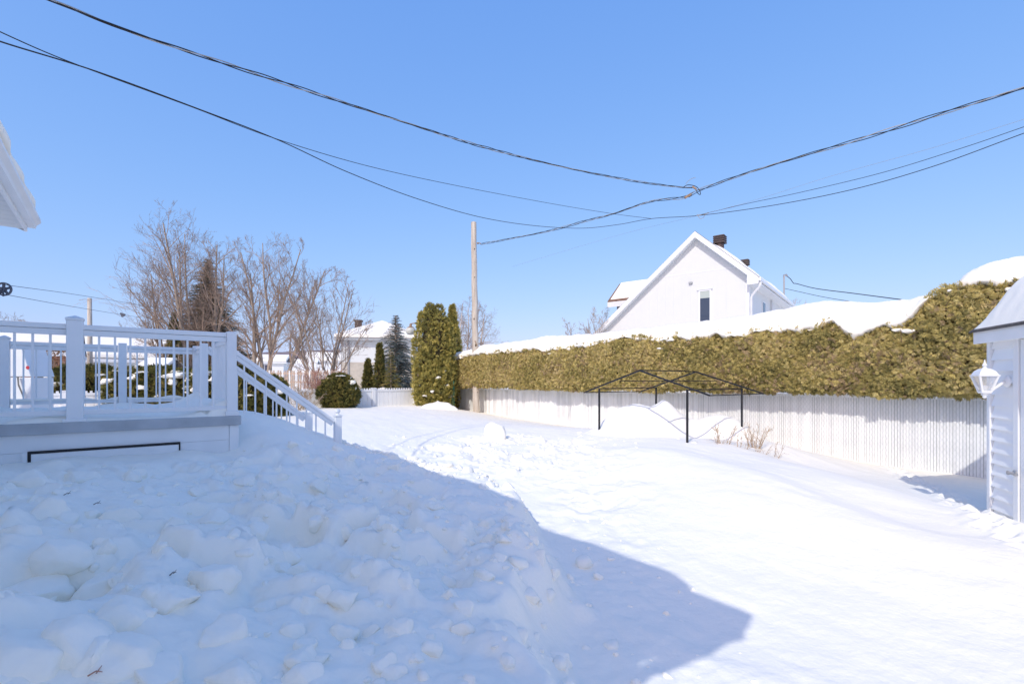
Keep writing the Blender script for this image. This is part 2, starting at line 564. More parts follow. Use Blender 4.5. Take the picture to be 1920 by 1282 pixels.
def ground_z(x, y, fine=True):
    x, y = np.asarray(x, float), np.asarray(y, float)
    far = np.hypot(x, y - 8)
    b = BASE(x, y)
    b = b + (0.55 - b) * sstep(22, 40, far)
    if fine:
        b = b + 0.03 * fbm(x * 0.5, y * 0.5, s=11) + 0.016 * fbm(x * 2.0 + 0.6 * y, y * 1.3, s=12, oct=3) * sstep(30, 8, far)
        wr = x * 0.85 + y * 0.53
        b = b + 0.010 * np.abs(fbm(wr * 4.5 + 0.4 * fbm(x, y, s=14), (y * 0.85 - x * 0.53) * 1.1, s=15, oct=3)) * sstep(16, 8, far)
        b = b + 0.004 * fbm(x * 9, y * 9, s=13, oct=3)
    b = b + ridge(x, y, (4.6, 1.9), (1.6, 7.6), 0.9, 0.10) + ridge(x, y, (5.2, 3.2), (3.4, 8.4), 0.8, 0.08)
    # drift crest around the gazebo, hollow along the fence behind it
    if fine:
        # trampled, lumpy snow between the stairs and the gazebo
        tr = np.exp(-(((x + 0.2) / 1.9) ** 2 + ((y - 8.2) / 1.5) ** 2) ** 2) + 0.8 * np.exp(-(((x - 0.9) / 0.7) ** 2 + ((y - 6.2) / 1.1) ** 2))
        w1, w2, wid = worley(x * 3.2 + 0.3 * vnoise(x * 4, y * 4, s=5), y * 3.2, 21)
        tr = np.clip(tr, 0, 1) * sstep(0.1, 0.6, fbm(x * 1.1, y * 1.1, s=77) + 0.5)
        b = b + tr * (0.10 * (wid - 0.5) * sstep(0.0, 0.22, w2 - w1) + 0.07 * fbm(x * 5, y * 5, s=23) + 0.02 * fbm(x * 14, y * 14, s=24))
        pth = np.exp(-((x - 0.75) / 0.55) ** 4) * sstep(1.0, 1.8, y) * sstep(6.2, 5.0, y)
        b = b + pth * (0.035 * fbm(x * 2.4, y * 2.4, s=26) + 0.014 * fbm(x * 8, y * 8, s=27))
        zone = (x > 3) & (x < 8) & (y > 3) & (y < 9)
        sx, sy, sb = x[zone], y[zone], np.zeros(int(zone.sum()))
        for (ax, ay, r, d) in prints:
            k = ((sx - ax) ** 2 + (sy - ay) ** 2) / (r * r)
            sb += np.where(k < 9, d * (np.exp(-k) - 0.35 * np.exp(-(np.sqrt(k) - 1.7) ** 2 * 3)), 0)
        b[zone] -= sb
    e = edge_dist(x, y)
    wd = sstep(5.2, 4.2, y)
    m = sstep(-0.09 - 0.12 * wd, 0.15 + 0.16 * wd, e + (0.10 + 0.05 * wd) * vnoise(x * 2.2, y * 2.2, s=31) + 0.05 * vnoise(x * 6, y * 6, s=32)) * sstep(-1.6, -0.4, y) * sstep(-9, -6, x) * sstep(9.5, 8.0, y)
    p = PILE(x, y)
    if fine:
        near = sstep(-0.1, 0.5, e)
        big = sstep(6.8, 3.0, y) * 0.65 + 0.35
        wx, wy = x + 0.12 * vnoise(x * 3, y * 3, s=41), y + 0.12 * vnoise(x * 3, y * 3, s=42)
        w1, w2, wid = worley(wx * 2.3, wy * 2.3, 51)
        v1, v2, vid = worley(wx * 6.5 + 3, wy * 6.5, 61)
        near = near * (0.25 + 0.75 * sstep(5.62, 5.1, x * U.x + y * U.y))
        soft = sstep(0.25, -0.25, fbm(x * 0.7 + 4, y * 0.7, s=91, oct=2))
        p = p + near * big * soft * (0.27 * (wid - 0.45) * sstep(0.0, 0.36, w2 - w1) + 0.07 * (vid - 0.5) * sstep(0.0, 0.32, v2 - v1))
        p = p + near * (0.075 * fbm(x * 2.6, y * 2.6, s=71) + 0.026 * fbm(x * 9, y * 9, s=72) + 0.009 * fbm(x * 28, y * 28, s=73, oct=2))
    z = b + (np.maximum(p, b) - b) * m
    # the deck and the house stand in the snow: lower it under the deck floor
    u = x * U.x + y * U.y
    v = x * V.x + y * V.y
    under = sstep(5.66, 5.80, u) * sstep(8.72, 8.60, u) * sstep(0.93, 0.80, v)
    z = z - (np.maximum(z, 0.75) - 0.75) * under
    return z


def axis(segs):
    out = [segs[0][0]]
    for a, b, st in segs:
        n = max(1, int(round((b - a) / st)))
        out += [a + (b - a) * (i + 1) / n for i in range(n)]
    return np.array(out)


def tail(start, sign, step, growth, end):
    out, x = [], start
    while abs(x) < end:
        step *= growth
        x += sign * step
        out.append(x)
    return out


gx = axis([(-9, -5.5, 0.1), (-5.5, -3.2, 0.04), (-3.2, 1.6, 0.02), (1.6, 7.5, 0.035), (7.5, 10, 0.1)])
gx = np.concatenate([tail(-9, -1, 0.1, 1.22, 4500)[::-1], gx, tail(10, 1, 0.1, 1.22, 4500)])
gy = axis([(-3, 0.6, 0.15), (0.6, 4.2, 0.018), (4.2, 7.2, 0.025), (7.2, 10.5, 0.04), (10.5, 20, 0.1)])
gy = np.concatenate([tail(-3, -1, 0.15, 1.3, 4500)[::-1], gy, tail(20, 1, 0.1, 1.22, 4500)])
XX, YY = np.meshgrid(gx, gy)
ZZ = ground_z(XX, YY)
nx, ny = len(gx), len(gy)


def gzs(x, y):
    """height of the built snow surface (bilinear)"""
    x, y = np.atleast_1d(np.asarray(x, float)), np.atleast_1d(np.asarray(y, float))
    i = np.clip(np.searchsorted(gx, x) - 1, 0, nx - 2)
    j = np.clip(np.searchsorted(gy, y) - 1, 0, ny - 2)
    a, b = (x - gx[i]) / (gx[i + 1] - gx[i]), (y - gy[j]) / (gy[j + 1] - gy[j])
    return (ZZ[j, i] * (1 - a) + ZZ[j, i + 1] * a) * (1 - b) + (ZZ[j + 1, i] * (1 - a) + ZZ[j + 1, i + 1] * a) * b


def gz1(x, y):
    return float(gzs(x, y)[0])


idx = np.arange(nx * ny).reshape(ny, nx)
quads = np.stack([idx[:-1, :-1], idx[:-1, 1:], idx[1:, 1:], idx[1:, :-1]], -1).reshape(-1, 4)
me = mesh_np('ground', np.stack([XX, YY, ZZ], -1).reshape(-1, 3), quads)
ground = put('ground', me, M['snow'], smooth=True)
ground['kind'] = 'structure'
ground['label'] = 'deep snow covering the yard'


# ---- clods of shovelled snow
def clod(seed, sub):
    r = np.random.default_rng(seed)
    import bmesh
    bm = bmesh.new()
    bmesh.ops.create_icosphere(bm, subdivisions=sub, radius=1.0)
    v = np.array([x.co[:] for x in bm.verts])
    f = np.array([[a.index for a in x.verts] for x in bm.faces])
    bm.free()
    for k in range(9):
        n = r.normal(size=3)
        n /= np.linalg.norm(n)
        d = r.uniform(0.45, 0.78)
        e = np.maximum(0, v @ n - d)
        v = v - np.outer(e * 0.86, n)
    v *= np.array([1, r.uniform(0.75, 1.0), r.uniform(0.65, 0.95)])
    nn = fbm(v[:, 0] * 2 + seed, v[:, 1] * 2, v[:, 2] * 2, s=seed, oct=4)
    v = v * (1 + 0.20 * nn)[:, None]
    return v, f


CL3 = [clod(100 + i, 4) for i in range(8)]
CL2 = [clod(200 + i, 2) for i in range(8)]


def rotm(r, tilt=0.5):
    a = r.uniform(0, 6.283)
    b, c = r.normal(0, tilt), r.normal(0, tilt)
    Rz = np.array([[math.cos(a), -math.sin(a), 0], [math.sin(a), math.cos(a), 0], [0, 0, 1]])
    Rx = np.array([[1, 0, 0], [0, math.cos(b), -math.sin(b)], [0, math.sin(b), math.cos(b)]])
    Ry = np.array([[math.cos(c), 0, math.sin(c)], [0, 1, 0], [-math.sin(c), 0, math.cos(c)]])
    return Ry @ Rx @ Rz


def scatter_clods(spec, name):
    vs, fs_, n = [], [], 0
    r = np.random.default_rng(5)
    for x, y, size, lib, sink in spec:
        v, f = lib[r.integers(len(lib))]
        z = gz1(x, y)
        q = (v * size) @ rotm(r, 0.35).T + np.array([x, y, z + size * sink])
        vs.append(q)
        fs_.append(f + n)
        n += len(v)
    return mesh_np(name, np.concatenate(vs), np.concatenate(fs_))


cr = np.random.default_rng(17)
spec = []
tries = 0
while len(spec) < 900 and tries < 60000:
    tries += 1
    x, y = cr.uniform(-3.6, 0.3), cr.uniform(0.7, 6.6)
    e = float(edge_dist(np.array([x]), np.array([y]))[0])
    uu, vv = x * U.x + y * U.y, x * V.x + y * V.y
    if e < 0.03 or uu > 5.6 or vv < -1.0:
        continue
    dens = float(fbm(np.array([x * 0.9]), np.array([y * 0.9]), s=5)[0])
    if cr.uniform(-0.5, 0.5) > dens + 0.05:
        continue
    size = 0.02 + 0.075 * cr.random() ** 2.4
    spec.append((x, y, size, CL3 if size > 0.05 else CL2, cr.uniform(-0.5, -0.05)))
for k in range(190):          # lumps along the rim of the heap
    i = cr.integers(3, 11)
    if i < 6 and cr.random() < 0.75:
        continue
    t = cr.random()
    x, y = edge[i] + (edge[i + 1] - edge[i]) * t
    spec.append((x - 0.10 - abs(cr.normal(0, 0.2)) + (cr.uniform(-0.1, 0.5) if i < 6 else 0), y - 0.5 * abs(cr.normal(0, 0.15)), 0.02 + 0.075 * cr.random() ** 2, CL3 if k % 4 == 0 else CL2, cr.uniform(-0.3, 0.25)))
near_pts = [(150, 1215, 0.149), (250, 1225, 0.138), (60, 1180, 0.138), (330, 1120, 0.115), (230, 1150, 0.115), (400, 1085, 0.127), (60, 1110, 0.138), (20, 1235, 0.149), (420, 1180, 0.103), (300, 1270, 0.115),
            (500, 1150, 0.098), (560, 1075, 0.103), (640, 1120, 0.092), (120, 1040, 0.138), (90, 960, 0.138), (230, 960, 0.115), (480, 1000, 0.103), (690, 1050, 0.063), (800, 1215, 0.069), (640, 1190, 0.081),
            (860, 1180, 0.069), (560, 1240, 0.092), (720, 1240, 0.069), (340, 1000, 0.115), (200, 1060, 0.127), (440, 1265, 0.098), (950, 1240, 0.046), (300, 890, 0.115), (150, 900, 0.138), (410, 880, 0.115), (60, 900, 0.138)]
for px, py, s in near_pts:
    Y = 3.0
    for k in range(30):
        x = (px - CX) / FPX * Y
        z = gz1(x, Y)
        Yn = (CAMZ - z) / ((py - HOR) / FPX)
        Y = 0.6 * Y + 0.4 * Yn
    spec.append(((px - CX) / FPX * Y, Y, s, CL3, -0.12))
for k in range(70):           # strays on the trodden path
    spec.append((cr.uniform(0.35, 1.3), cr.uniform(2.2, 5.2), 0.012 + 0.035 * cr.random() ** 2.5, CL2, cr.uniform(-0.4, 0.1)))
cl = put('snow_clods', scatter_clods(spec, 'snow_clods'), M['snow'], smooth=True)
cl['kind'] = 'stuff'
cl['label'] = 'lumps of shovelled snow heaped in front of the deck'
cl['category'] = 'snow'
# small lumps on the trampled, sunlit snow
spec = []
for k in range(170):
    x, y = cr.normal(-0.2, 1.3), cr.normal(8.1, 0.9)
    if float(edge_dist(np.array([x]), np.array([y]))[0]) > -0.1:
        continue
    spec.append((x, y, 0.015 + 0.05 * cr.random() ** 2.5, CL2, cr.uniform(-0.3, 0.1)))
cl = put('snow_crumbs', scatter_clods(spec, 'snow_crumbs'), M['snow'], smooth=True)
cl['kind'] = 'stuff'
cl['label'] = 'small crumbs of snow on the trampled patch'
cl['category'] = 'snow'
p = P(932, 824, 9.2)
z0 = gz1(p.x, p.y)
v, f = clod(333, 4)
o = put('snow_block', mesh_np('snow_block', v * np.array([0.25, 0.18, 0.40]) + np.array([p.x, p.y, z0 + 0.12]), f), M['snow'], smooth=True)
tag(o, 'upright sunlit block of snow standing on the trampled patch', 'snow block')
# dry twigs lying on the heap
tw = random.Random(4)
for i, (px, py, lab) in enumerate([(127, 926, 'tiny dark twig on the snow heap below the deck hatch'), (183, 944, 'small brown forked twig on the snow heap'), (325, 1075, 'short dark twig in a hollow between snow lumps'),
                                   (180, 1262, 'small reddish twig at the lower left edge of the snow')]):
    Y = 3.0
    for k in range(30):
        x = (px - CX) / FPX * Y
        Y = 0.6 * Y + 0.4 * (CAMZ - gz1(x, Y) - 0.02) / ((py - HOR) / FPX)
    x = (px - CX) / FPX * Y
    z = gz1(x, Y) + 0.02
    b = MB()
    a = tw.uniform(0, 3)
    d = Vector((math.cos(a), math.sin(a) * 0.6, 0.15)) * 0.022
    c = Vector((x, Y, z))
    b.tube([c - d, c + Vector((0, 0, 0.008)), c + d * 0.8], [0.0026, 0.002, 0.001], 5)
    b.tube([c, c + Vector((d.y, d.x, 0.02)) * 0.8], [0.0018, 0.0008], 5)
    tag(b.build('twig', M['wood_dark'] if i != 3 else M['twig_red']), lab, 'twig', 'dry twigs on the snow heap')
# ---------------------------------------------------------------- own house (mostly outside the frame; its shade covers the foreground)
EV, EZ, UF, UN = -0.87, 3.62, 8.62, -0.48          # eave line: offset from camera, height, far end, near end
WV = -1.22                                          # wall face
TAN = math.tan(R(21))


def rz(v):
    return EZ + (EV - v) * TAN


h = thing('house', W(4, -3, 0.3), 'white house with snowy eave reaching into the upper left corner', 'house')
b = MB()
b.uvbox(UN + 0.42, UF - 0.42, -9.2, WV - 0.03, 0, EZ - 0.02)
b.build('wall', M['shed_siding'], h)
for k in range(26):                                 # lapped siding along the yard side
    z0 = 0.9 + k * 0.105
    MB().hexa([W(UN + 0.42, WV - 0.03, z0), W(UF - 0.42, WV - 0.03, z0), W(UF - 0.42, WV, z0), W(UN + 0.42, WV, z0)],
              [W(UN + 0.42, WV - 0.03, z0 + 0.1049), W(UF - 0.42, WV - 0.03, z0 + 0.1049), W(UF - 0.42, WV - 0.018, z0 + 0.1049), W(UN + 0.42, WV - 0.018, z0 + 0.1049)]).build('siding_board', M['shed_siding'], h)
b = MB()
RV = -5.2
b.hexa([W(UN, EV - 0.04, EZ + 0.05), W(UF, EV - 0.04, EZ + 0.05), W(UF, RV, rz(RV) + 0.05), W(UN, RV, rz(RV) + 0.05)],
       [W(UN, EV - 0.04, EZ + 0.11), W(UF, EV - 0.04, EZ + 0.11), W(UF, RV, rz(RV) + 0.11), W(UN, RV, rz(RV) + 0.11)])
b.hexa([W(UN, RV, rz(RV) + 0.05), W(UF, RV, rz(RV) + 0.05), W(UF, 2 * RV - EV, EZ + 0.05), W(UN, 2 * RV - EV, EZ + 0.05)],
       [W(UN, RV, rz(RV) + 0.11), W(UF, RV, rz(RV) + 0.11), W(UF, 2 * RV - EV, EZ + 0.11), W(UN, 2 * RV - EV, EZ + 0.11)])
roof = b.build('roof', M['shingle'], h)
MB().uvbox(UN + 0.02, UF - 0.02, EV - 0.06, EV - 0.035, EZ - 0.13, EZ + 0.05).build('fascia', M['vinyl'], h, bevel=0.003)
b = MB()                                            # gutter: a K shaped trough
prof = [(-0.034, 0.045), (-0.034, -0.07), (0.035, -0.07), (0.045, -0.03), (0.085, 0.01), (0.085, 0.045), (0.078, 0.045), (0.078, 0.014), (0.038, -0.022), (0.03, -0.064), (-0.028, -0.064), (-0.028, 0.045)]
for uu in (UN, UF + 0.02):
    b.v += [tuple(W(uu, EV + a, EZ + c)) for a, c in prof]
n = len(prof)
b.f += [(i, (i + 1) % n, n + (i + 1) % n, n + i) for i in range(n)] + [tuple(range(n - 1, -1, -1)), tuple(range(n, 2 * n))]
b.build('gutter', M['vinyl'], h)
for k in range(46):                                 # soffit boards running out from the wall
    u0 = UN + 0.03 + k * 0.2
    if u0 + 0.19 > UF:
        break
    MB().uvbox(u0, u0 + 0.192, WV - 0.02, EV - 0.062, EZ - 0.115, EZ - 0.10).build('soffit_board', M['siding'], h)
MB().uvbox(UN + 0.03, UF - 0.03, WV, EV - 0.065, EZ - 0.09, EZ - 0.06).build('soffit_backing', M['gap'], h)
for uu in (UN - 0.012, UF - 0.012):
    b = MB()
    b.hexa([W(uu, EV - 0.05, EZ - 0.13), W(uu + 0.024, EV - 0.05, EZ - 0.13), W(uu + 0.024, RV, rz(RV) - 0.12), W(uu, RV, rz(RV) - 0.12)],
           [W(uu, EV - 0.05, EZ + 0.115), W(uu + 0.024, EV - 0.05, EZ + 0.115), W(uu + 0.024, RV, rz(RV) + 0.115), W(uu, RV, rz(RV) + 0.115)])
    b.build('rake_board', M['vinyl'], h)
b = MB()                                            # gable triangles under the rakes
for uu in (UN + 0.42, UF - 0.42):
    b.add([W(uu, WV - 0.05, EZ - 0.05), W(uu, -9.18, EZ - 0.05), W(uu, RV, rz(RV) + 0.04)], [(0, 1, 2)])
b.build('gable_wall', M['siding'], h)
b = MB()
b.tube([W(UN + 0.16, EV + 0.03, EZ - 0.06), W(UN + 0.16, EV + 0.03, EZ - 0.26), W(UN + 0.22, EV - 0.04, EZ - 0.38), W(UN + 0.44, WV + 0.12, EZ - 0.62), W(UN + 0.48, WV + 0.05, EZ - 0.76), W(UN + 0.48, WV + 0.05, 0.3)], 0.045, 8)
b.build('downspout', M['vinyl'], h, smooth=True)
# roof snow with a rounded, slightly sagging lip
uu = np.linspace(UN + 0.34, UF - 0.06, 150)
sec = []
ns = 18
for i, t in enumerate(uu):
    endf = min(1, (UF - 0.06 - t) / 0.35, (t - UN - 0.34) / 0.25)
    th = 0.13 * math.sqrt(max(0, 1 - (1 - endf) ** 2)) + 0.01
    th *= 1 + 0.12 * float(vnoise(np.array([t * 1.4]), np.array([0.3]), s=8)[0])
    lip = EV - 0.02 + 0.115 * min(1, max(0, endf)) ** 0.5 + 0.03 * float(vnoise(np.array([t * 2.1]), np.array([4.0]), s=9)[0])
    for k in range(ns):
        f = k / (ns - 1)
        if f < 0.4:
            a = f / 0.4 * math.pi / 2
            v = lip - 0.16 + 0.16 * math.cos(a)
            z = EZ + 0.075 + (rz(lip - 0.16) + 0.035 - EZ + th) * math.sin(a)
            if k == 0:
                v, z = EV - 0.03, EZ + 0.06
            elif k == 1:
                v, z = lip - 0.02, EZ + 0.062
        else:
            v = lip - 0.16 - (f - 0.4) / 0.6 * 4.2
            z = rz(v) + 0.11 + th
        sec.append(tuple(W(t, v, z)))
idx = np.arange(len(uu) * ns).reshape(len(uu), ns)
q = np.stack([idx[:-1, :-1], idx[1:, :-1], idx[1:, 1:], idx[:-1, 1:]], -1).reshape(-1, 4)
put('roof_snow', mesh_np('roof_snow', np.array(sec), q), M['roof_snow'], h, smooth=True)

# ---------------------------------------------------------------- deck
DU0, DU1, DV = 5.674, 8.68, 0.945
DZ = 1.245
RT = 2.10
d = thing('deck', W(DU0, DV, 0.6), 'raised deck with white vinyl railing, grey edge board and white skirt', 'deck')
for k in range(22):                                 # floor boards run along the house
    v0 = WV + 0.01 + k * 0.1
    if v0 > DV - 0.08:
        break
    MB().uvbox(DU0 + 0.02, DU1, v0, v0 + 0.094, DZ - 0.03, DZ).build('floor_board', M['deck_trim'], d)
MB().uvbox(DU0 - 0.035, DU0 + 0.018, WV, DV + 0.03, DZ - 0.092, DZ + 0.004).build('edge_board', M['deck_trim'], d, bevel=0.006)
MB().uvbox(DU0 + 0.02, DU1, DV - 0.01, DV + 0.03, DZ - 0.09, DZ + 0.002).build('edge_board', M['deck_trim'], d, bevel=0.006)
for k in range(6):                                  # skirt boards, front
    z1 = DZ - 0.094 - k * 0.146
    MB().uvbox(DU0 + 0.004, DU0 + 0.022 + 0.001 * (k % 2), WV, DV - 0.075, z1 - 0.1445, z1).build('skirt_board', M['vinyl'], d, bevel=0.002)
MB().uvbox(DU0 - 0.004, DU0 + 0.05, DV - 0.073, DV + 0.012, 0.3, DZ - 0.094).build('corner_post', M['vinyl'], d, bevel=0.003)
for k in range(6):
    z1 = DZ - 0.094 - k * 0.146
    MB().uvbox(DU0 + 0.052, DU1, DV - 0.012, DV + 0.004, z1 - 0.1445, z1).build('skirt_board', M['vinyl'], d, bevel=0.002)
# hatch in the skirt with its black edging
hv0, hv1, hz = -0.596, 0.456, 1.005
hat = MB().uvbox(DU0 - 0.008, DU0 + 0.002, hv0 + 0.012, hv1 - 0.012, 0.55, hz - 0.012).build('hatch', M['vinyl'], d, bevel=0.002)
b = MB()
b.uvbox(DU0 - 0.012, DU0 + 0.002, hv0, hv1, hz - 0.011, hz + 0.011)
b.build('hatch_edging', M['black_metal'], d)
MB().uvbox(DU0 - 0.012, DU0 + 0.002, hv0, hv0 + 0.02, 0.55, hz - 0.012).build('hatch_edging', M['black_metal'], d)
MB().uvbox(DU0 - 0.012, DU0 + 0.002, hv1 - 0.012, hv1, 0.55, hz - 0.012).build('hatch_edging', M['black_metal'], d)
MB().uvbox(DU0 - 0.009, DU0 + 0.002, hv0 - 0.035, hv0 - 0.002, 0.55, hz + 0.005).build('hatch_trim', M['vinyl'], d)
MB().uvbox(DU0 - 0.02, DU0 - 0.001, hv1 + 0.045, hv1 + 0.075, 0.855, 0.87).build('latch', M['black_metal'], d)


def post(u, v, w, z0, z1, cap=True, parent=d):
    MB().uvbox(u - w / 2, u + w / 2, v - w / 2, v + w / 2, z0, z1).build('post', M['vinyl'], parent, bevel=0.006)
    if cap:
        c = w / 2 + 0.006
        q = [(-c, -c), (c, -c), (c, c), (-c, c)]
        b = MB()
        b.hexa([W(u + x, v + y, z1) for x, y in q], [W(u + x, v + y, z1 + 0.016) for x, y in q])
        b.add([W(u + x, v + y, z1 + 0.017) for x, y in q] + [W(u, v, z1 + 0.045)], [(0, 1, 4), (1, 2, 4), (2, 3, 4), (3, 0, 4)])
        b.build('post_cap', M['vinyl'], parent)


def rail_uv(u0, v0, u1, v1, top=RT, low=True):
    """straight railing between two points: a two piece top rail, a bottom rail and its balusters"""
    p, q = W(u0, v0, 0), W(u1, v1, 0)
    L = (q - p).length
    dirv = (q - p).normalized()
    up = Vector((0, 0, 1))
    MB().bar(p + up * (top - 0.022), q + up * (top - 0.022), 0.062, 0.044).build('top_rail', M['vinyl'], d, bevel=0.005)
    MB().bar(p + up * (top - 0.071), q + up * (top - 0.071), 0.042, 0.05).build('under_rail', M['vinyl'], d, bevel=0.004)
    if low:
        MB().bar(p + up * (DZ + 0.085), q + up * (DZ + 0.085), 0.045, 0.045).build('bottom_rail', M['vinyl'], d, bevel=0.004)
    n = max(1, int(round(L / 0.113)))
    for i in range(1, n):
        c = p + dirv * (L * i / n)
        MB().bar(c + up * (DZ + 0.06), c + up * (top - 0.096), 0.0165, 0.0165, up=dirv).build('baluster', M['vinyl'], d)


PF = -0.305
rail_uv(DU0 + 0.05, WV, DU0 + 0.05, PF - 0.05)
rail_uv(DU0 + 0.05, PF + 0.05, DU0 + 0.05, DV - 0.095)
post(DU0 + 0.045, PF, 0.112, DZ - 0.02, RT + 0.035)
post(DU0 + 0.05, DV - 0.05, 0.09, DZ - 0.02, RT + 0.012, cap=False)
MB().uvbox(DU0 - 0.03, DU0 + 0.12, PF - 0.08, PF + 0.08, DZ + 0.004, DZ + 0.03).build('post_base', M['vinyl'], d, bevel=0.004)
MB().uvbox(DU0 - 0.02, DU0 + 0.11, DV - 0.11, DV + 0.01, DZ + 0.004, DZ + 0.05).build('post_base', M['vinyl'], d, bevel=0.004)
rail_uv(DU1 - 0.05, WV, DU1 - 0.05, -1.16)
for v in (-1.11, 0.03, DV - 0.05):
    post(DU1 - 0.05, v, 0.092, DZ - 0.02, RT + 0.03, cap=v < 0)
rail_uv(DU1 - 0.05, -1.06, DU1 - 0.05, -0.02)
rail_uv(DU1 - 0.05, 0.08, DU1 - 0.05, DV - 0.10)
ST0, ST1 = 6.70, 7.80                              # stair opening on the yard side
rail_uv(DU0 + 0.10, DV - 0.05, ST0 - 0.05, DV - 0.05)
rail_uv(ST1 + 0.05, DV - 0.05, DU1 - 0.10, DV - 0.05)
post(ST0, DV - 0.05, 0.09, DZ - 0.02, RT + 0.02, cap=False)
post(ST1, DV - 0.05, 0.09, DZ - 0.02, RT + 0.02, cap=False)
# stairs: treads under the snow and two sloping railings
for k in range(6):
    MB().uvbox(ST0 + 0.05, ST1 - 0.05, DV + 0.03 + k * 0.27, DV + 0.31 + k * 0.27, DZ - 0.19 * (k + 1) - 0.04, DZ - 0.19 * (k + 1)).build('stair_tread', M['deck_trim'], d)
for su, vend, zt in ((ST0, 2.33, 1.09), (ST1, 2.27, 1.08)):
    p, q = W(su, DV, RT - 0.03), W(su, vend - 0.04, zt - 0.035)
    sl = (q - p)
    nrm = sl.cross(U).normalized()
    if nrm.z < 0:
        nrm = -nrm
    MB().bar(p, q, 0.062, 0.042).build('stair_rail', M['vinyl'], d, bevel=0.004)
    MB().bar(p - nrm * 0.046, q - nrm * 0.046, 0.042, 0.05).build('stair_under_rail', M['vinyl'], d, bevel=0.004)
    n = 11
    for i in range(1, n):
        c = p + sl * (i / n)
        MB().bar(Vector((c.x, c.y, c.z - 0.95)), Vector((c.x, c.y, c.z - 0.085)), 0.0165, 0.0165, up=V).build('baluster', M['vinyl'], d)
    MB().uvbox(su - 0.045, su + 0.045, vend - 0.04, vend + 0.05, 0.2, zt + 0.03).build('stair_post', M['vinyl'], d, bevel=0.006)
    b = MB()
    b.uvbox(su - 0.052, su + 0.052, vend - 0.047, vend + 0.057, zt + 0.031, zt + 0.048)
    b.lathe(W(su, vend + 0.005, zt + 0.048), [(0.036, 0), (0.026, 0.012), (0.016, 0.018), (0.03, 0.032), (0.037, 0.05), (0.03, 0.072), (0.012, 0.084), (0.001, 0.087)], 14)
    b.build('finial', M['vinyl'], d, smooth=False)
# snow lying on the deck
su = np.linspace(DU0 - 0.01, DU1 - 0.01, 130)
sv = np.linspace(WV, DV + 0.02, 110)
SU, SV = np.meshgrid(su, sv)
cor = np.exp(-(((SU - DU0 - 0.25) / 0.30) ** 2 + ((SV - DV + 0.12) / 0.22) ** 2))
th = 0.012 + 0.03 * np.clip(fbm(SU * 2.2, SV * 2.2, s=15) + 0.15, 0, 1) * 2 + 0.15 * cor * (1 + 0.4 * fbm(SU * 7, SV * 7, s=16))
th += 0.08 * np.exp(-((SU - ST0 - 0.55) / 0.5) ** 2 - ((SV - DV) / 0.4) ** 2)
th += 0.05 * np.clip(fbm(SU * 3 + 9, SV * 3, s=18), 0, 1) * np.exp(-((SU - DU0 - 0.16) / 0.12) ** 2)
th += 0.14 * np.exp(-((SV - DV + 0.1) / 0.25) ** 2 - ((SU - DU1 + 0.6) / 0.5) ** 2) * (1 + 0.5 * fbm(SU * 5, SV * 5, s=17))
ed = np.minimum.reduce([SU - su[0], su[-1] - SU, sv[-1] - SV + 0.004])
lipn = 0.05 + 0.04 * fbm(SV * 4, SU * 0 + 1, s=19)
th = th * sstep(0.0, 1.0, np.clip(ed / np.maximum(lipn, 0.01), 0, 1)) - 0.006 * (ed < 0.012)
bare = sstep(0.05, 0.25, fbm(SV * 2.6, SU * 1.2 + 5, s=29)) * np.exp(-((SU - DU0 - 0.05) / 0.07) ** 2)
th = th * (1 - bare) - 0.006 * bare
sp = np.stack([SU * U.x + SV * V.x, SU * U.y + SV * V.y, DZ + 0.003 + th], -1).reshape(-1, 3)
idx = np.arange(SU.size).reshape(SU.shape)
q = np.stack([idx[:-1, :-1], idx[:-1, 1:], idx[1:, 1:], idx[1:, :-1]], -1).reshape(-1, 4)
put('snow_layer', mesh_np('snow_layer', sp, q), M['snow'], d, smooth=True)
# thin snow strips on the rear bottom rail
for a, e in ((-1.06, -0.02), (0.08, DV - 0.10)):
    b = MB()
    n = 24
    vs, fc = [], []
    for i in range(n):
        v = a + (e - a) * i / (n - 1)
        t = 0.03 + 0.03 * float(vnoise(np.array([v * 5]), np.array([2.0]), s=6)[0])
        for k in range(7):
            an = math.pi * k / 6
            vs.append(W(DU1 - 0.05 + 0.03 * math.cos(an), v, DZ + 0.107 + max(0.004, t) * math.sin(an)))
    for i in range(n - 1):
        for k in range(6):
            fc.append((i * 7 + k, i * 7 + k + 1, (i + 1) * 7 + k + 1, (i + 1) * 7 + k))
    b.add(vs, fc).build('rail_snow', M['snow'], d, smooth=True)

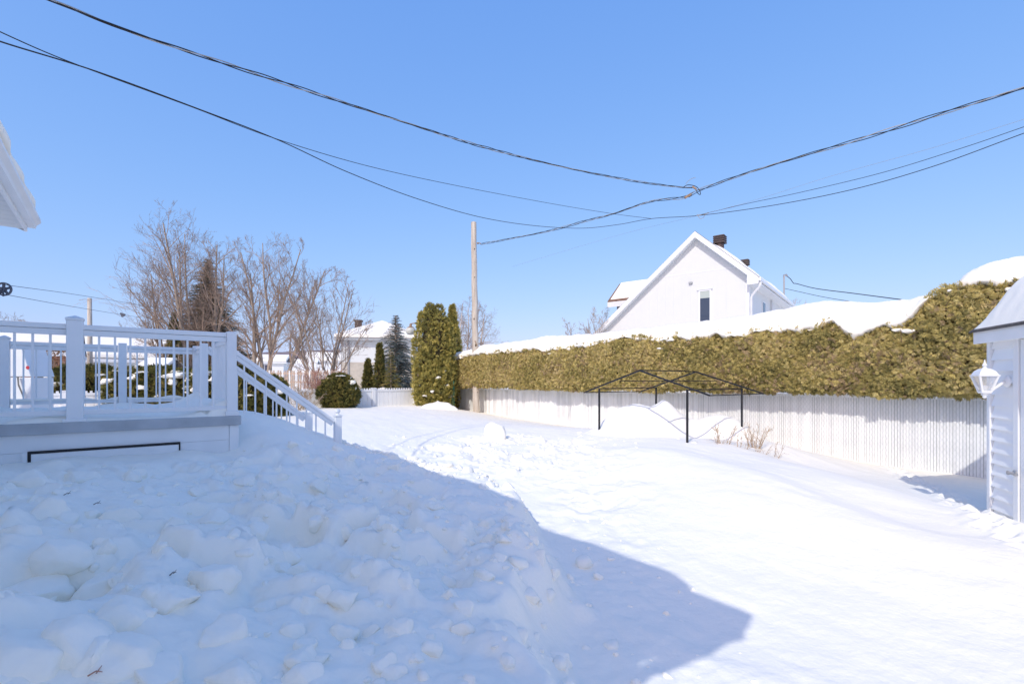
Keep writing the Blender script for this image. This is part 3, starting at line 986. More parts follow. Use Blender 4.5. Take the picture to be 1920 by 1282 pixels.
# ---------------------------------------------------------------- fence of white slats in chain link
fe = thing('slat_fence', F(6, 0, 0.3), 'long chain link fence filled with white vertical slats under the hedge', 'fence')
SP = 0.039
S0 = -1.8
NS = int((FLEN + 0.3 - S0) / SP)
slat_me = []
for k in range(6):
    b = MB()
    r = random.Random(k)
    w, t = SP - 0.0030 - 0.0009 * (k % 3), 0.004
    tw = r.uniform(-0.004, 0.004)
    hx = [FD * (x * w / 2) + FN * (y * t / 2 + x * tw) for x, y in ((-1, -1), (1, -1), (1, 1), (-1, 1))]
    b.hexa([c + Vector((0, 0, -0.35)) for c in hx], [c + Vector((0, 0, FTOP)) for c in hx])
    me = bpy.data.meshes.new('slat')
    me.from_pydata(b.v, [], b.f)
    me.materials.append(M['slat'] if k < 4 else M['slat2'])
    slat_me.append(me)
rest = MB()
for i in range(NS):
    s = S0 + (i + 0.5) * SP
    p = F(s, 0.004 * math.sin(i * 12.9898), 0.006 * math.sin(i * 4.1) + 0.01 * math.sin(s * 0.9))
    k = random.randrange(6)
    if i < 262:
        o = bpy.data.objects.new('slat', slat_me[k])
        link(o, fe)
        o.location = p - fe.location
    else:
        n = len(rest.v)
        rest.v += [tuple(Vector(vv.co) + p) for vv in slat_me[k].vertices]
        rest.f += [tuple(n + j for j in f.vertices) for f in slat_me[k].polygons]
o = rest.build('far_slats', M['slat'], fe)
o['kind'] = 'stuff'
b = MB()
b.hexa([F(S0, -0.04, -0.35), F(FLEN + .2, -0.04, -0.35), F(FLEN + .2, -0.03, -0.35), F(S0, -0.03, -0.35)], [F(S0, -0.04, FTOP - 0.05), F(FLEN + .2, -0.04, FTOP - 0.05), F(FLEN + .2, -0.03, FTOP - 0.05), F(S0, -0.03, FTOP - 0.05)])
b.build('backing', M['gap'], fe)
b = MB()                                            # crossing wires over the near slats
z0, z1 = -0.2, FTOP - 0.02
dz = z1 - z0
for s in np.arange(S0 - dz * 0.62, fs(1420), 0.062):
    for sg in (1, -1):
        a, e = (s, z0), (s + dz * 0.62, z1)
        if sg < 0:
            a, e = (s + dz * 0.62, z0), (s, z1)
        if min(a[0], e[0]) < S0:
            continue
        qq = 0.0075 if sg > 0 else 0.0100
        b.bar(F(a[0], qq, a[1]), F(e[0], qq, e[1]), 0.0016, 0.0016, up=FN)
o = b.build('wire_mesh', M['wire_mesh'], fe)
o['kind'] = 'stuff'

# ---------------------------------------------------------------- gazebo frame
GN = Vector((2.79, 7.7, 0))
GW, GO = 1.82, 0.38
gzb = thing('gazebo_frame', GN + (U + V) * GW / 2 + Vector((0, 0, 0.6)), 'bare black metal gazebo frame without canopy in front of slat fence', 'gazebo')
HT, HP, HE = 1.475, 1.79, 1.385
cs = [GN, GN + U * GW, GN + V * GW, GN + U * GW + V * GW]
for c in cs:
    MB().bar(Vector((c.x, c.y, gz1(c.x, c.y) - 0.3)), Vector((c.x, c.y, HT)), 0.029, 0.029, up=U).build('post', M['black_metal'], gzb, bevel=0.003)
zz = lambda p, z: Vector((p.x, p.y, z))
for off in (0, GW):
    a, bb = GN + V * off - U * GO, GN + V * off + U * (GW + GO)
    m_ = (a + bb) / 2
    MB().bar(zz(a, HE), zz(m_, HP), 0.022, 0.025).build('rafter', M['black_metal'], gzb)
    MB().bar(zz(bb, HE), zz(m_, HP), 0.022, 0.025).build('rafter', M['black_metal'], gzb)
for tpos, z, w in ((-GO, HE, 0.016), (GW + GO, HE, 0.016), (GW / 2, HP + 0.006, 0.02), (0, HT - 0.01, 0.018), (GW, HT - 0.01, 0.018), (GW * 0.27, HT + 0.135, 0.016), (GW * 0.73, HT + 0.135, 0.016)):
    a = GN + U * tpos
    MB().bar(zz(a, z), zz(a + V * GW, z), w, w).build('purlin', M['black_metal'], gzb)

# snow drifted over what stands under the gazebo
md = [(1205, 788, 9.3, 0.62, 0.45, 0.42), (1255, 772, 9.5, 0.45, 0.40, 0.50), (1340, 778, 9.4, 0.55, 0.42, 0.44), (1160, 800, 9.5, 0.35, 0.35, 0.26), (1375, 800, 9.1, 0.4, 0.35, 0.28)]
mx0 = GN + U * 0.9 + V * 1.0
gx_, gy_ = np.meshgrid(np.linspace(-2.0, 2.0, 150), np.linspace(-1.7, 1.7, 130))
wx, wy = mx0.x + gx_, mx0.y + gy_
hgt = np.zeros_like(wx)
for px, py, Y, rx, ry, hh in md:
    c = P(px, py, Y)
    ex, ey = wx - c.x, wy - c.y
    hgt = hgt + (1.22 * hh * np.exp(-((ex / rx / 1.25) ** 2 + (ey / ry / 1.2) ** 2) ** 1.2)) ** 3
hgt = np.cbrt(hgt) * (1 + 0.25 * fbm(wx * 1.7, wy * 1.7, s=44)) - 0.05
mz = gzs(wx.ravel(), wy.ravel()).reshape(wx.shape) + hgt + 0.01 * fbm(wx * 5, wy * 5, s=45)
idx = np.arange(wx.size).reshape(wx.shape)
q = np.stack([idx[:-1, :-1], idx[:-1, 1:], idx[1:, 1:], idx[1:, :-1]], -1).reshape(-1, 4)
o = put('snow_mound', mesh_np('snow_mound', np.stack([wx, wy, mz], -1).reshape(-1, 3), q), M['snow'], smooth=True)
tag(o, 'smooth snow mound burying furniture under the gazebo frame', 'snow mound')

# ---------------------------------------------------------------- utility pole
pb = P(893, 772, 16.85)
pt = P(888, 417, 16.85)
up_ = thing('utility_pole', pb, 'tall weathered wooden utility pole standing before the far fence', 'utility pole')
n = 26
b = MB()
b.tube([pb.lerp(pt, -0.08 + 1.08 * i / n) + Vector((0.006 * math.sin(i * 1.3), 0.006 * math.cos(i * 1.9), 0)) for i in range(n + 1)], [0.122 - 0.030 * i / n for i in range(n + 1)], 18)
b.build('shaft', M['pole'], up_, smooth=False)
for px, py, sz in ((889, 598, .05), (892, 647, .07), (889.5, 467, .035), (890, 520, .035), (895, 735, .04)):
    c = P(px, py, 16.76)
    MB().lathe(c, [(0.001, -sz), (sz * .35, -sz * .6), (sz * .5, 0), (sz * .3, sz * .7), (0.001, sz)], 8).build('knot', M['wood_dark'], up_, smooth=True)
b = MB()
c = P(895, 457, 16.77)
b.tube([c, c + Vector((0.08, -0.05, 0.01)), c + Vector((0.13, -0.06, -0.02))], 0.016, 6)
b.lathe(c + Vector((0.02, -0.03, -0.02)), [(0.02, 0), (0.035, 0.01), (0.035, 0.04), (0.02, 0.06)], 8)
b.build('wire_bracket', M['rust'], up_)
c = P(892, 645, 16.74)
MB().bar(c + Vector((-0.03, 0, 0.12)), c + Vector((0.05, 0, -0.06)), 0.02, 0.03).build('guy_hook', M['rust'], up_)

# ---------------------------------------------------------------- shed
SD = Vector((0.32, 0.947, 0)).normalized()          # along the visible wall, away from the camera
SN = Vector((-SD.y, SD.x, 0))                       # out of the visible wall
S_C = Vector((4.74, 4.80, 0))


def SH(k, o, z):
    """k metres from the far corner toward the camera along the wall, o out of the wall"""
    p = S_C - SD * k + SN * o
    return Vector((p.x, p.y, z))


def shbox(b, k0, k1, o0, o1, z0, z1):
    q = [(k0, o0), (k1, o0), (k1, o1), (k0, o1)]
    return b.hexa([SH(k, o, z0) for k, o in q], [SH(k, o, z1) for k, o in q])


sh = thing('shed', SH(1, -1, 0.2), 'white sided garden shed with thick snow on its roof', 'shed')
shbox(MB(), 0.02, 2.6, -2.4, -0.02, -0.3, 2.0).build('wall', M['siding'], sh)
for k in range(21):
    z0 = -0.20 + k * 0.1115
    z1 = min(z0 + 0.1113, 2.05)
    a0, a1 = 0.062, 0.405
    MB().hexa([SH(a0, -0.018, z0), SH(a1, -0.018, z0), SH(a1, 0.022, z0), SH(a0, 0.022, z0)], [SH(a0, -0.018, z1), SH(a1, -0.018, z1), SH(a1, -0.008, z1), SH(a0, -0.008, z1)]).build('siding_board', M['shed_siding'], sh)
    if k > 0:
        MB().hexa([SH(1.32, -0.018, z0), SH(2.6, -0.018, z0), SH(2.6, 0.022, z0), SH(1.32, 0.022, z0)], [SH(1.32, -0.018, z1), SH(2.6, -0.018, z1), SH(2.6, -0.008, z1), SH(1.32, -0.008, z1)]).build('siding_board', M['siding'], sh)
shbox(MB(), -0.02, 0.030, -0.06, 0.016, -0.3, 2.0).build('corner_trim', M['vinyl'], sh, bevel=0.004)
shbox(MB(), 0.0305, 0.060, -0.018, 0.030, -0.3, 2.0).build('corner_trim', M['vinyl'], sh, bevel=0.004)
shbox(MB(), 0.407, 0.475, -0.018, 0.03, -0.3, 2.0).build('door_trim', M['vinyl'], sh, bevel=0.004)
dr = shbox(MB(), 0.483, 1.30, -0.018, 0.018, -0.3, 1.98).build('door', M['vinyl'], sh, bevel=0.004)
b = MB()
hp = SH(0.445, 0.03, 0.77)
b.lathe(hp, [(0.026, 0), (0.026, 0.012), (0.012, 0.02), (0.012, 0.045), (0.02, 0.05), (0.02, 0.06)], 12, axis=SN)
b.bar(hp + SN * 0.05 - SD * 0.0, hp + SN * 0.05 - SD * 0.11, 0.022, 0.016)
b.build('latch', M['steel'], sh)
o1, o2 = 0.105, 0.055
shbox(MB(), -o2, 2.7, o1 - 0.02, o1, 1.975, 2.10).build('fascia', M['vinyl'], sh, bevel=0.003)
shbox(MB(), -o2, 2.7, -0.02, o1 - 0.021, 1.985, 2.0).build('soffit', M['vinyl'], sh)
TS = math.tan(R(34))
b = MB()
for x0, x1 in ((o1 + 0.022, -1.2), (-1.2, -2.5)):
    za = 2.103 + (o1 - x0) * TS if x0 > -1.2 else 2.103 + (o1 + 1.2) * TS
    zb = 2.103 + (o1 + 1.2) * TS if x0 > -1.2 else 2.103
    b.hexa([SH(-o2 - 0.03, x0, za), SH(2.73, x0, za), SH(2.73, x1, zb), SH(-o2 - 0.03, x1, zb)], [SH(-o2 - 0.03, x0, za + 0.018), SH(2.73, x0, za + 0.018), SH(2.73, x1, zb + 0.018), SH(-o2 - 0.03, x1, zb + 0.018)])
b.build('roof', M['shingle'], sh)
b = MB()
b.add([SH(-0.001, -0.06, 2.0), SH(-0.001, -2.38, 2.0), SH(-0.001, -1.2, 2.08 + (o1 + 1.2) * TS)], [(0, 1, 2)])
b.build('gable', M['siding'], sh)
MB().add([SH(2.6, -0.02, 2.0), SH(2.6, -2.38, 2.0), SH(2.6, -1.2, 2.08 + (o1 + 1.2) * TS)], [(0, 1, 2)]).build('gable', M['siding'], sh)
kk = np.linspace(-o2 + 0.0, 2.7, 90)
ns = 60
vs = []
for t in kk:
    e = min(1, max(0.0, (t + o2) / 0.20), max(0.0, (2.7 - t) / 0.20))
    for j in range(ns):
        f = j / (ns - 1)
        o_ = (o1 - 0.005) + (-2.5 - (o1 - 0.005)) * f
        roofz = 2.121 + (o1 - o_) * TS if o_ > -1.2 else 2.121 + (o_ + 2.5) * TS
        th = 0.28 * e ** 0.6 * min(1.0, max(0.0, (o1 - 0.03 - o_) / 0.20)) ** 0.6
        p = SH(t, o_, 0)
        nz = float(fbm(np.array([t * 5]), np.array([o_ * 5]), s=55)[0])
        layer = 0.008 * math.sin(th * 90)
        pp = SH(t, o_ + layer * (1 - f), roofz + th * (1 + 0.10 * nz))
        vs.append(tuple(pp))
idx = np.arange(len(kk) * ns).reshape(len(kk), ns)
q = np.stack([idx[:-1, :-1], idx[1:, :-1], idx[1:, 1:], idx[:-1, 1:]], -1).reshape(-1, 4)
put('roof_snow', mesh_np('roof_snow', np.array(vs), q), M['roof_snow'], sh, smooth=True)

# wall lantern
lk, lo = 0.303, 0.185
lc = SH(lk - 0.0, lo, 0)
ln = thing('wall_lantern', SH(lk, 0.03, 1.6), 'white coach lantern with clear glass on the shed wall', 'lantern')


def L(dx, dy, z):
    p = lc + SD * dx * 0.80 + SN * dy * 0.80
    return Vector((p.x, p.y, 1.60 + (z - 1.60) * 0.9))


b = MB()
b.lathe(SH(lk, 0.012, 1.60), [(0.05, 0), (0.055, 0.008), (0.045, 0.02), (0.02, 0.03)], 16, axis=SN)
b.build('back_plate', M['vinyl'], ln, smooth=False)
arm = []
for i in range(11):
    t = i / 10
    arm.append(SH(lk, 0.03 + (lo - 0.03) * t, 1.60 - 0.13 * math.sin(t * math.pi * 0.5) + 0.03 * math.sin(t * math.pi)))
MB().tube(arm, [0.015] * 5 + [0.013] * 6, 8).build('arm', M['vinyl'], ln, smooth=True)


def ring(b, r0, z0, r1, z1, n=4, rot=math.pi / 4):
    q0 = [L(r0 * math.cos(rot + 2 * math.pi * i / n), r0 * math.sin(rot + 2 * math.pi * i / n), z0) for i in range(n)]
    q1 = [L(r1 * math.cos(rot + 2 * math.pi * i / n), r1 * math.sin(rot + 2 * math.pi * i / n), z1) for i in range(n)]
    return b.add(q0 + q1, [tuple(reversed(range(n))), tuple(range(n, 2 * n))] + [(i, (i + 1) % n, n + (i + 1) % n, n + i) for i in range(n)])


b = MB()
ring(b, 0.142, 1.655, 0.142, 1.668)
ring(b, 0.128, 1.668, 0.100, 1.708)
ring(b, 0.100, 1.708, 0.055, 1.733)
b.lathe(L(0, 0, 1.733), [(0.03, 0), (0.014, 0.012), (0.012, 0.02), (0.02, 0.03), (0.014, 0.045), (0.007, 0.06), (0.004, 0.085), (0.001, 0.088)], 12)
b.build('roof', M['vinyl'], ln)
b = MB()
for i in range(4):
    a = math.pi / 4 + i * math.pi / 2
    b.bar(L(0.120 * math.cos(a), 0.120 * math.sin(a), 1.655), L(0.058 * math.cos(a), 0.058 * math.sin(a), 1.502), 0.015, 0.015, up=SN)
b.build('frame', M['vinyl'], ln)
for i in range(4):
    a, c = math.pi / 4 + i * math.pi / 2, math.pi / 4 + (i + 1) * math.pi / 2
    MB().add([L(0.114 * math.cos(a), 0.114 * math.sin(a), 1.655), L(0.114 * math.cos(c), 0.114 * math.sin(c), 1.655), L(0.055 * math.cos(c), 0.055 * math.sin(c), 1.503), L(0.055 * math.cos(a), 0.055 * math.sin(a), 1.503)], [(0, 1, 2, 3)]).build('pane', M['clear'], ln)
b = MB()
ring(b, 0.072, 1.488, 0.072, 1.502)
ring(b, 0.06, 1.475, 0.066, 1.488)
b.lathe(L(0, 0, 1.475), [(0.02, 0), (0.03, -0.012), (0.016, -0.022), (0.014, -0.03), (0.018, -0.036), (0.006, -0.048), (0.001, -0.05)], 12)
b.build('base', M['vinyl'], ln)
b = MB()
b.lathe(L(0, 0, 1.502), [(0.018, 0), (0.018, 0.05), (0.012, 0.052)], 12)
b.build('candle_socket', M['vinyl'], ln)
# ---------------------------------------------------------------- foliage builders
def norm(a):
    return a / np.maximum(np.linalg.norm(a, axis=-1, keepdims=True), 1e-9)


def fan_template(seed, nf=11):
    """a flat cedar spray: side fingers along a bent stem"""
    r = np.random.default_rng(seed)
    vs, fs_ = [], []
    for i in range(nf):
        side = (i % 2) * 2 - 1
        if i == nf - 1:
            base, ang, ln, w = 0.5, 0.0, 0.55, 0.05
        else:
            base = 0.02 + 0.62 * i / nf
            ang = side * r.uniform(0.45, 0.85)
            ln = (0.75 - 0.35 * i / nf) * r.uniform(0.8, 1.15)
            w = r.uniform(0.045, 0.07)
        d = np.array([math.sin(ang), math.cos(ang)])
        nrm = np.array([d[1], -d[0]])
        b = np.array([0, base])
        m = b + d * ln * 0.55
        t = b + d * ln
        zz = r.uniform(-0.1, 0.1)
        n = len(vs)
        for p, z in ((b, 0), (m + nrm * w, zz), (t, zz * 1.5 - 0.12), (m - nrm * w, zz)):
            vs.append((p[0], p[1], z - 0.18 * p[1] ** 2))
        fs_ += [(n, n + 1, n + 2), (n, n + 2, n + 3)]
    return np.array(vs), np.array(fs_)


def needle_template(seed, nn=12):
    """a twig thick with short needles"""
    r = np.random.default_rng(seed)
    vs, fs_ = [], []
    for i in range(nn):
        y = 0.05 + 0.9 * i / nn
        a = r.uniform(0, 6.283)
        d = np.array([math.cos(a) * 0.75, 0.75, math.sin(a) * 0.75])
        l = r.uniform(0.16, 0.24) * (1.1 - 0.4 * y)
        b = np.array([0, y, 0])
        s = norm(np.cross(d, r.normal(size=3))) * 0.055
        n = len(vs)
        vs += [b - s, b + s, b + d * l]
        fs_.append((n, n + 1, n + 2))
    n = len(vs)
    vs += [np.array([-0.025, 0, 0]), np.array([0.025, 0, 0]), np.array([0, 1, 0])]
    fs_.append((n, n + 1, n + 2))
    return np.array(vs), np.array(fs_)


FANS = [fan_template(i) for i in range(6)]
NEED = [needle_template(i) for i in range(6)]


def sprays(pos, ax, size, tint, lib, seed=0, flat=None):
    """one mesh of small leaf sprays at pos, each pointing along ax"""
    r = np.random.default_rng(seed)
    N = len(pos)
    ax = norm(ax)
    side = norm(np.cross(ax, r.normal(size=(N, 3)) if flat is None else flat + 0.5 * r.normal(size=(N, 3))))
    nrm = np.cross(side, ax)
    vs, fs_, ts, n = [], [], [], 0
    which = r.integers(len(lib), size=N)
    for k, (tv, tf) in enumerate(lib):
        s = which == k
        if not s.any():
            continue
        P_, A, S_, Nn, z = pos[s], ax[s], side[s], nrm[s], size[s]
        q = P_[:, None, :] + z[:, None, None] * (tv[None, :, 0:1] * S_[:, None, :] + tv[None, :, 1:2] * A[:, None, :] + tv[None, :, 2:3] * Nn[:, None, :])
        m = len(P_)
        f = tf[None] + (np.arange(m) * len(tv))[:, None, None] + n
        vs.append(q.reshape(-1, 3))
        fs_.append(f.reshape(-1, 3))
        ts.append(np.repeat(tint[s], len(tv)))
        n += m * len(tv)
    return np.concatenate(vs), np.concatenate(fs_), np.concatenate(ts)


def spray_obj(name, parts, m, parent):
    vs, fs_, ts, n = [], [], [], 0
    for v, f, t in parts:
        vs.append(v)
        fs_.append(f + n)
        ts.append(t)
        n += len(v)
    return put(name, mesh_np(name, np.concatenate(vs), np.concatenate(fs_), np.concatenate(ts)), m, parent)


def loft(name, secs, m, parent, smooth=True, closed=True):
    """secs: (n, k, 3) cross sections"""
    n, k, _ = secs.shape
    idx = np.arange(n * k).reshape(n, k)
    nxt = np.roll(idx, -1, axis=1)
    q = np.stack([idx[:-1], nxt[:-1], nxt[1:], idx[1:]], -1)
    if not closed:
        q = q[:, :-1]
    me = mesh_np(name, secs.reshape(-1, 3), q.reshape(-1, 4))
    return put(name, me, m, parent, smooth)


# ---------------------------------------------------------------- the hedge above the fence
HQ = 0.58
hs_g = [(838, 672), (846, 674), (851, 682), (859, 670), (885, 669), (900, 665), (967, 659), (1001, 656), (1020, 659), (1065, 656), (1084, 650), (1102, 649), (1140, 642), (1164, 635), (1200, 634), (1235, 642), (1270, 632), (1285, 637),
        (1340, 626), (1375, 635), (1392, 635), (1410, 625), (1450, 620), (1485, 622), (1535, 616), (1552, 606), (1562, 606), (1580, 624), (1599, 634), (1615, 634), (1651, 616), (1688, 612), (1708, 595), (1738, 561), (1764, 549), (1781, 539),
        (1837, 538), (1896, 534), (1960, 530)]


def fsq(px, q):
    a = FA + FN * q
    r = (px - CX) / FPX
    return (r * a.y - a.x) / (FD.x - r * FD.y)


def hz_tab(tab, q):
    out = []
    for px, py in tab:
        s = fsq(px, q)
        Y = F(s, q).y
        out.append((s, CAMZ + (HOR - py) / FPX * Y))
    out.sort()
    return np.array(out)


GT = hz_tab(hs_g, HQ - 0.05)
htop = lambda s: np.interp(s, GT[:, 0], GT[:, 1])
SA, SB = fsq(1960, HQ), fsq(838, HQ)
hg = thing('hedge', F(7, -0.3, 0.5), 'long golden green cedar hedge above the slat fence, capped with snow', 'hedge')
HB = FTOP + 0.06
r = np.random.default_rng(21)


def hedge_front(s, t, depth):
    """point and outward normal on the hedge face: t 0 underside .. 1 back of the top"""
    T = htop(s)
    o = HQ + 0.09 * fbm(s * 0.9, t * 1.5, s=81, oct=3) + 0.08 * fbm(s * 3.0, t * 4.5, s=82, oct=3) - depth
    Hh = T - HB
    pu, pf = 0.10, 0.80
    a = np.clip(t / pu, 0, 1)
    f = np.clip((t - pu) / (pf - pu), 0, 1)
    c = np.clip((t - pf) / (1 - pf), 0, 1)
    rnd = np.sqrt(np.clip(1 - (1 - np.clip(f * Hh / 0.22, 0, 1)) ** 2, 0, 1)) * 0.22
    q = np.where(t < pu, (o - 0.22) * a + 0.0, o - 0.22 + rnd)
    top = np.clip((f - 0.86) / 0.14, 0, 1)
    q = q - 0.10 * top ** 2
    q = np.where(t > pf, o - 0.10 - c * 1.1, q)
    z = HB + Hh * f + np.where(t > pf, -0.02, 0) + np.where(t < pu, depth * 0.5, 0)
    z = z - 0.03 * (1 - f) * (1 + 2 * fbm(s * 2.5, t * 0 + 3, s=83)) * (t <= pf)
    nq = np.where(t < pu, 0.35, np.where(t > pf, 0.15, 1.0))
    nz = np.where(t < pu, -0.8, np.where(t > pf, 1.0, -0.35 + 0.8 * top))
    return q, z, nq, nz


NH = 74000
s_ = r.uniform(0, 1, NH) ** 1.0
s_ = SA + (SB - SA) * s_
t_ = np.where(r.random(NH) < 0.90, r.uniform(0.02, 0.83, NH), r.uniform(0.8, 1.0, NH))
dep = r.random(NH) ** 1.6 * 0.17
q_, z_, nq, nz = hedge_front(s_, t_, dep)
FDv, FNv = np.array(FD), np.array(FN)
pos = np.array(FA)[None] + FDv[None] * s_[:, None] + FNv[None] * q_[:, None]
pos[:, 2] = z_
nor = FNv[None] * nq[:, None] + np.array([0, 0, 1.0])[None] * nz[:, None]
lean = fbm(s_ * 1.3, z_ * 1.7, s=84, oct=3)
ax = norm(nor) * 0.28 + FDv[None] * (1.5 * lean + 0.8 * r.normal(size=NH))[:, None] + np.array([0, 0, 1])[None] * (0.55 * r.normal(size=NH) - 0.15)[:, None]
size = (0.04 + 0.07 * r.random(NH) ** 1.3)
ti = np.clip(0.54 + 0.34 * fbm(s_ * 1.4, z_ * 2.2, s=85, oct=4) + 0.17 * r.normal(size=NH) - 0.9 * dep + 0.012 * (s_ - 4), 0, 0.86)  # sprays set deeper are tinted darker, inner shade put into the colour
ti = np.where(r.random(NH) < 0.04 + 0.28 * sstep(0.25, 0.5, fbm(s_ * 2.1, z_ * 2.6, s=86, oct=3)), 1.0, ti)
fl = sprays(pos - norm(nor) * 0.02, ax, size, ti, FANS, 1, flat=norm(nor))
n2 = 2600                                             # tips standing up into the snow cap
s2 = r.uniform(SA, SB, n2)
p2 = np.array(FA)[None] + FDv[None] * s2[:, None] + FNv[None] * (HQ - 0.06 - 0.2 * r.random(n2))[:, None]
p2[:, 2] = htop(s2) - 0.05 + 0.10 * r.random(n2) ** 2
fl2 = sprays(p2, np.array([0, 0, 1.0])[None] + 0.5 * r.normal(size=(n2, 3)), r.uniform(0.06, 0.12, n2), np.clip(0.5 + 0.2 * r.normal(size=n2), 0, 1), FANS, 2)
hf = spray_obj('foliage', [fl, fl2], M['hedge'], hg)
hf['kind'] = 'stuff'
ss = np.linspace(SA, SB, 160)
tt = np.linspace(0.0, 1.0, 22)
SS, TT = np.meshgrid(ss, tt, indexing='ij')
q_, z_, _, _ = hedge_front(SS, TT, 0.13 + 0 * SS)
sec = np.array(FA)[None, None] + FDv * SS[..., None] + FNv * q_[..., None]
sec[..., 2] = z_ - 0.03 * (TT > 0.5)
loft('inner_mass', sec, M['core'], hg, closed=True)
b = MB()
rr = random.Random(12)
for i in range(70):                                 # bare stems showing through
    s = SA + (SB - SA) * rr.random() ** 1.5
    z0 = HB + 0.1
    zt = float(htop(s))
    z = rr.uniform(z0, zt - 0.2)
    p = F(s, HQ - 0.06, z)
    a = rr.uniform(-1, 1)
    b.tube([p, p + FD * 0.12 * a + Vector((0, 0, 0.10)) + FN * 0.04, p + FD * 0.22 * a + Vector((0, 0, rr.uniform(0.1, 0.25))) + FN * 0.07], [0.006, 0.004, 0.002], 4)
o = b.build('bare_stems', M['stem'], hg)
o['kind'] = 'stuff'


def snow_cap(name, tab, px0, px1, qf, qb, seed):
    T = hz_tab(tab, 0.0)
    s0, s1 = fsq(px1, qf), fsq(px0, qf)
    n, k = 560, 40
    S = np.linspace(s0, s1, n)
    A = np.linspace(0, 2 * math.pi, k, endpoint=False)
    SS, AA = np.meshgrid(S, A, indexing='ij')
    top = np.interp(SS, T[:, 0], T[:, 1])
    bot = htop(SS) - 0.03
    h = np.maximum(top - bot, 0.08)
    end = np.minimum((SS - s0) / 0.35, (s1 - SS) / 0.35)
    rn = np.sqrt(np.clip(1 - (1 - np.clip(end, 0, 1)) ** 2, 0.0, 1))
    c, sn = np.cos(AA), np.sin(AA)
    e = 0.72
    qq = np.sign(c) * np.abs(c) ** e
    zz_ = np.sign(sn) * np.abs(sn) ** e
    lipn = 0.05 * fbm(SS * 1.6, AA * 0 + 2, s=seed, oct=3)
    qm, qr = (qf + qb) / 2, (qf - qb) / 2 * (0.75 + 0.25 * rn)
    step = 0.05 * np.tanh(8 * (zz_ - 0.15 + 0.5 * fbm(SS * 0.7, AA * 0, s=seed + 3))) * (qq > 0)
    q = qm + qq * qr + lipn * (qq > 0.3) + 0.07 * fbm(SS * 3.1, zz_ * 1.4, s=seed + 12, oct=4) * (qq > 0.1) - step - 0.10 * np.clip(zz_, 0, 1) * (qq > 0) * h
    z = bot + h * rn * np.where(zz_ > 0, 0.25 + 0.75 * zz_, 0.25 + 0.25 * zz_)
    z = z + (0.05 * fbm(SS * 2.2, qq * 1.2, zz_ * 1.0, s=seed + 5, oct=5) + 0.03 * np.abs(fbm(SS * 6, qq * 3, zz_ * 3, s=seed + 9, oct=3))) * rn
    low = np.clip(-zz_, 0, 1) * (qq > -0.2)
    z = z - low * (0.15 * fbm(SS * 5, AA * 0 + 7, s=seed + 6, oct=5, gain=0.65) + 0.02)
    sec = np.array(FA)[None, None] + FDv * SS[..., None] + FNv * q[..., None]
    sec[..., 2] = z
    return loft(name, sec, M['roof_snow'], hg)


hs_s = [(838, 664), (850, 661), (870, 659), (893, 654), (910, 647), (1000, 637), (1020, 631), (1060, 629), (1110, 627), (1200, 616), (1300, 604), (1400, 592), (1470, 578), (1500, 571), (1550, 565), (1640, 566), (1700, 560), (1740, 552), (1770, 551)]
snow_cap('snow_cap', hs_s, 838, 1758, 0.50, -0.75, 300)
cq = random.Random(8)
for j in range(34):                                   # clumps of snow caught in the hedge
    s = SA + (SB - SA) * cq.random()
    v, f = CL3[j % 8]
    p = F(s, HQ - 0.06 - 0.1 * cq.random(), float(htop(s)) - cq.random() ** 2 * 0.35)
    sc = cq.uniform(0.03, 0.085)
    put('snow_clump', mesh_np('snow_clump', v * np.array([sc * 1.5, sc * 1.2, sc * 0.7]) + np.array(p), f), M['roof_snow'], hg, smooth=True)
hs_r = [(1782, 520), (1809, 503), (1837, 497), (1877, 487), (1920, 480), (1970, 474)]
snow_cap('snow_cap', hs_r, 1782, 1970, 0.48, -0.75, 340)


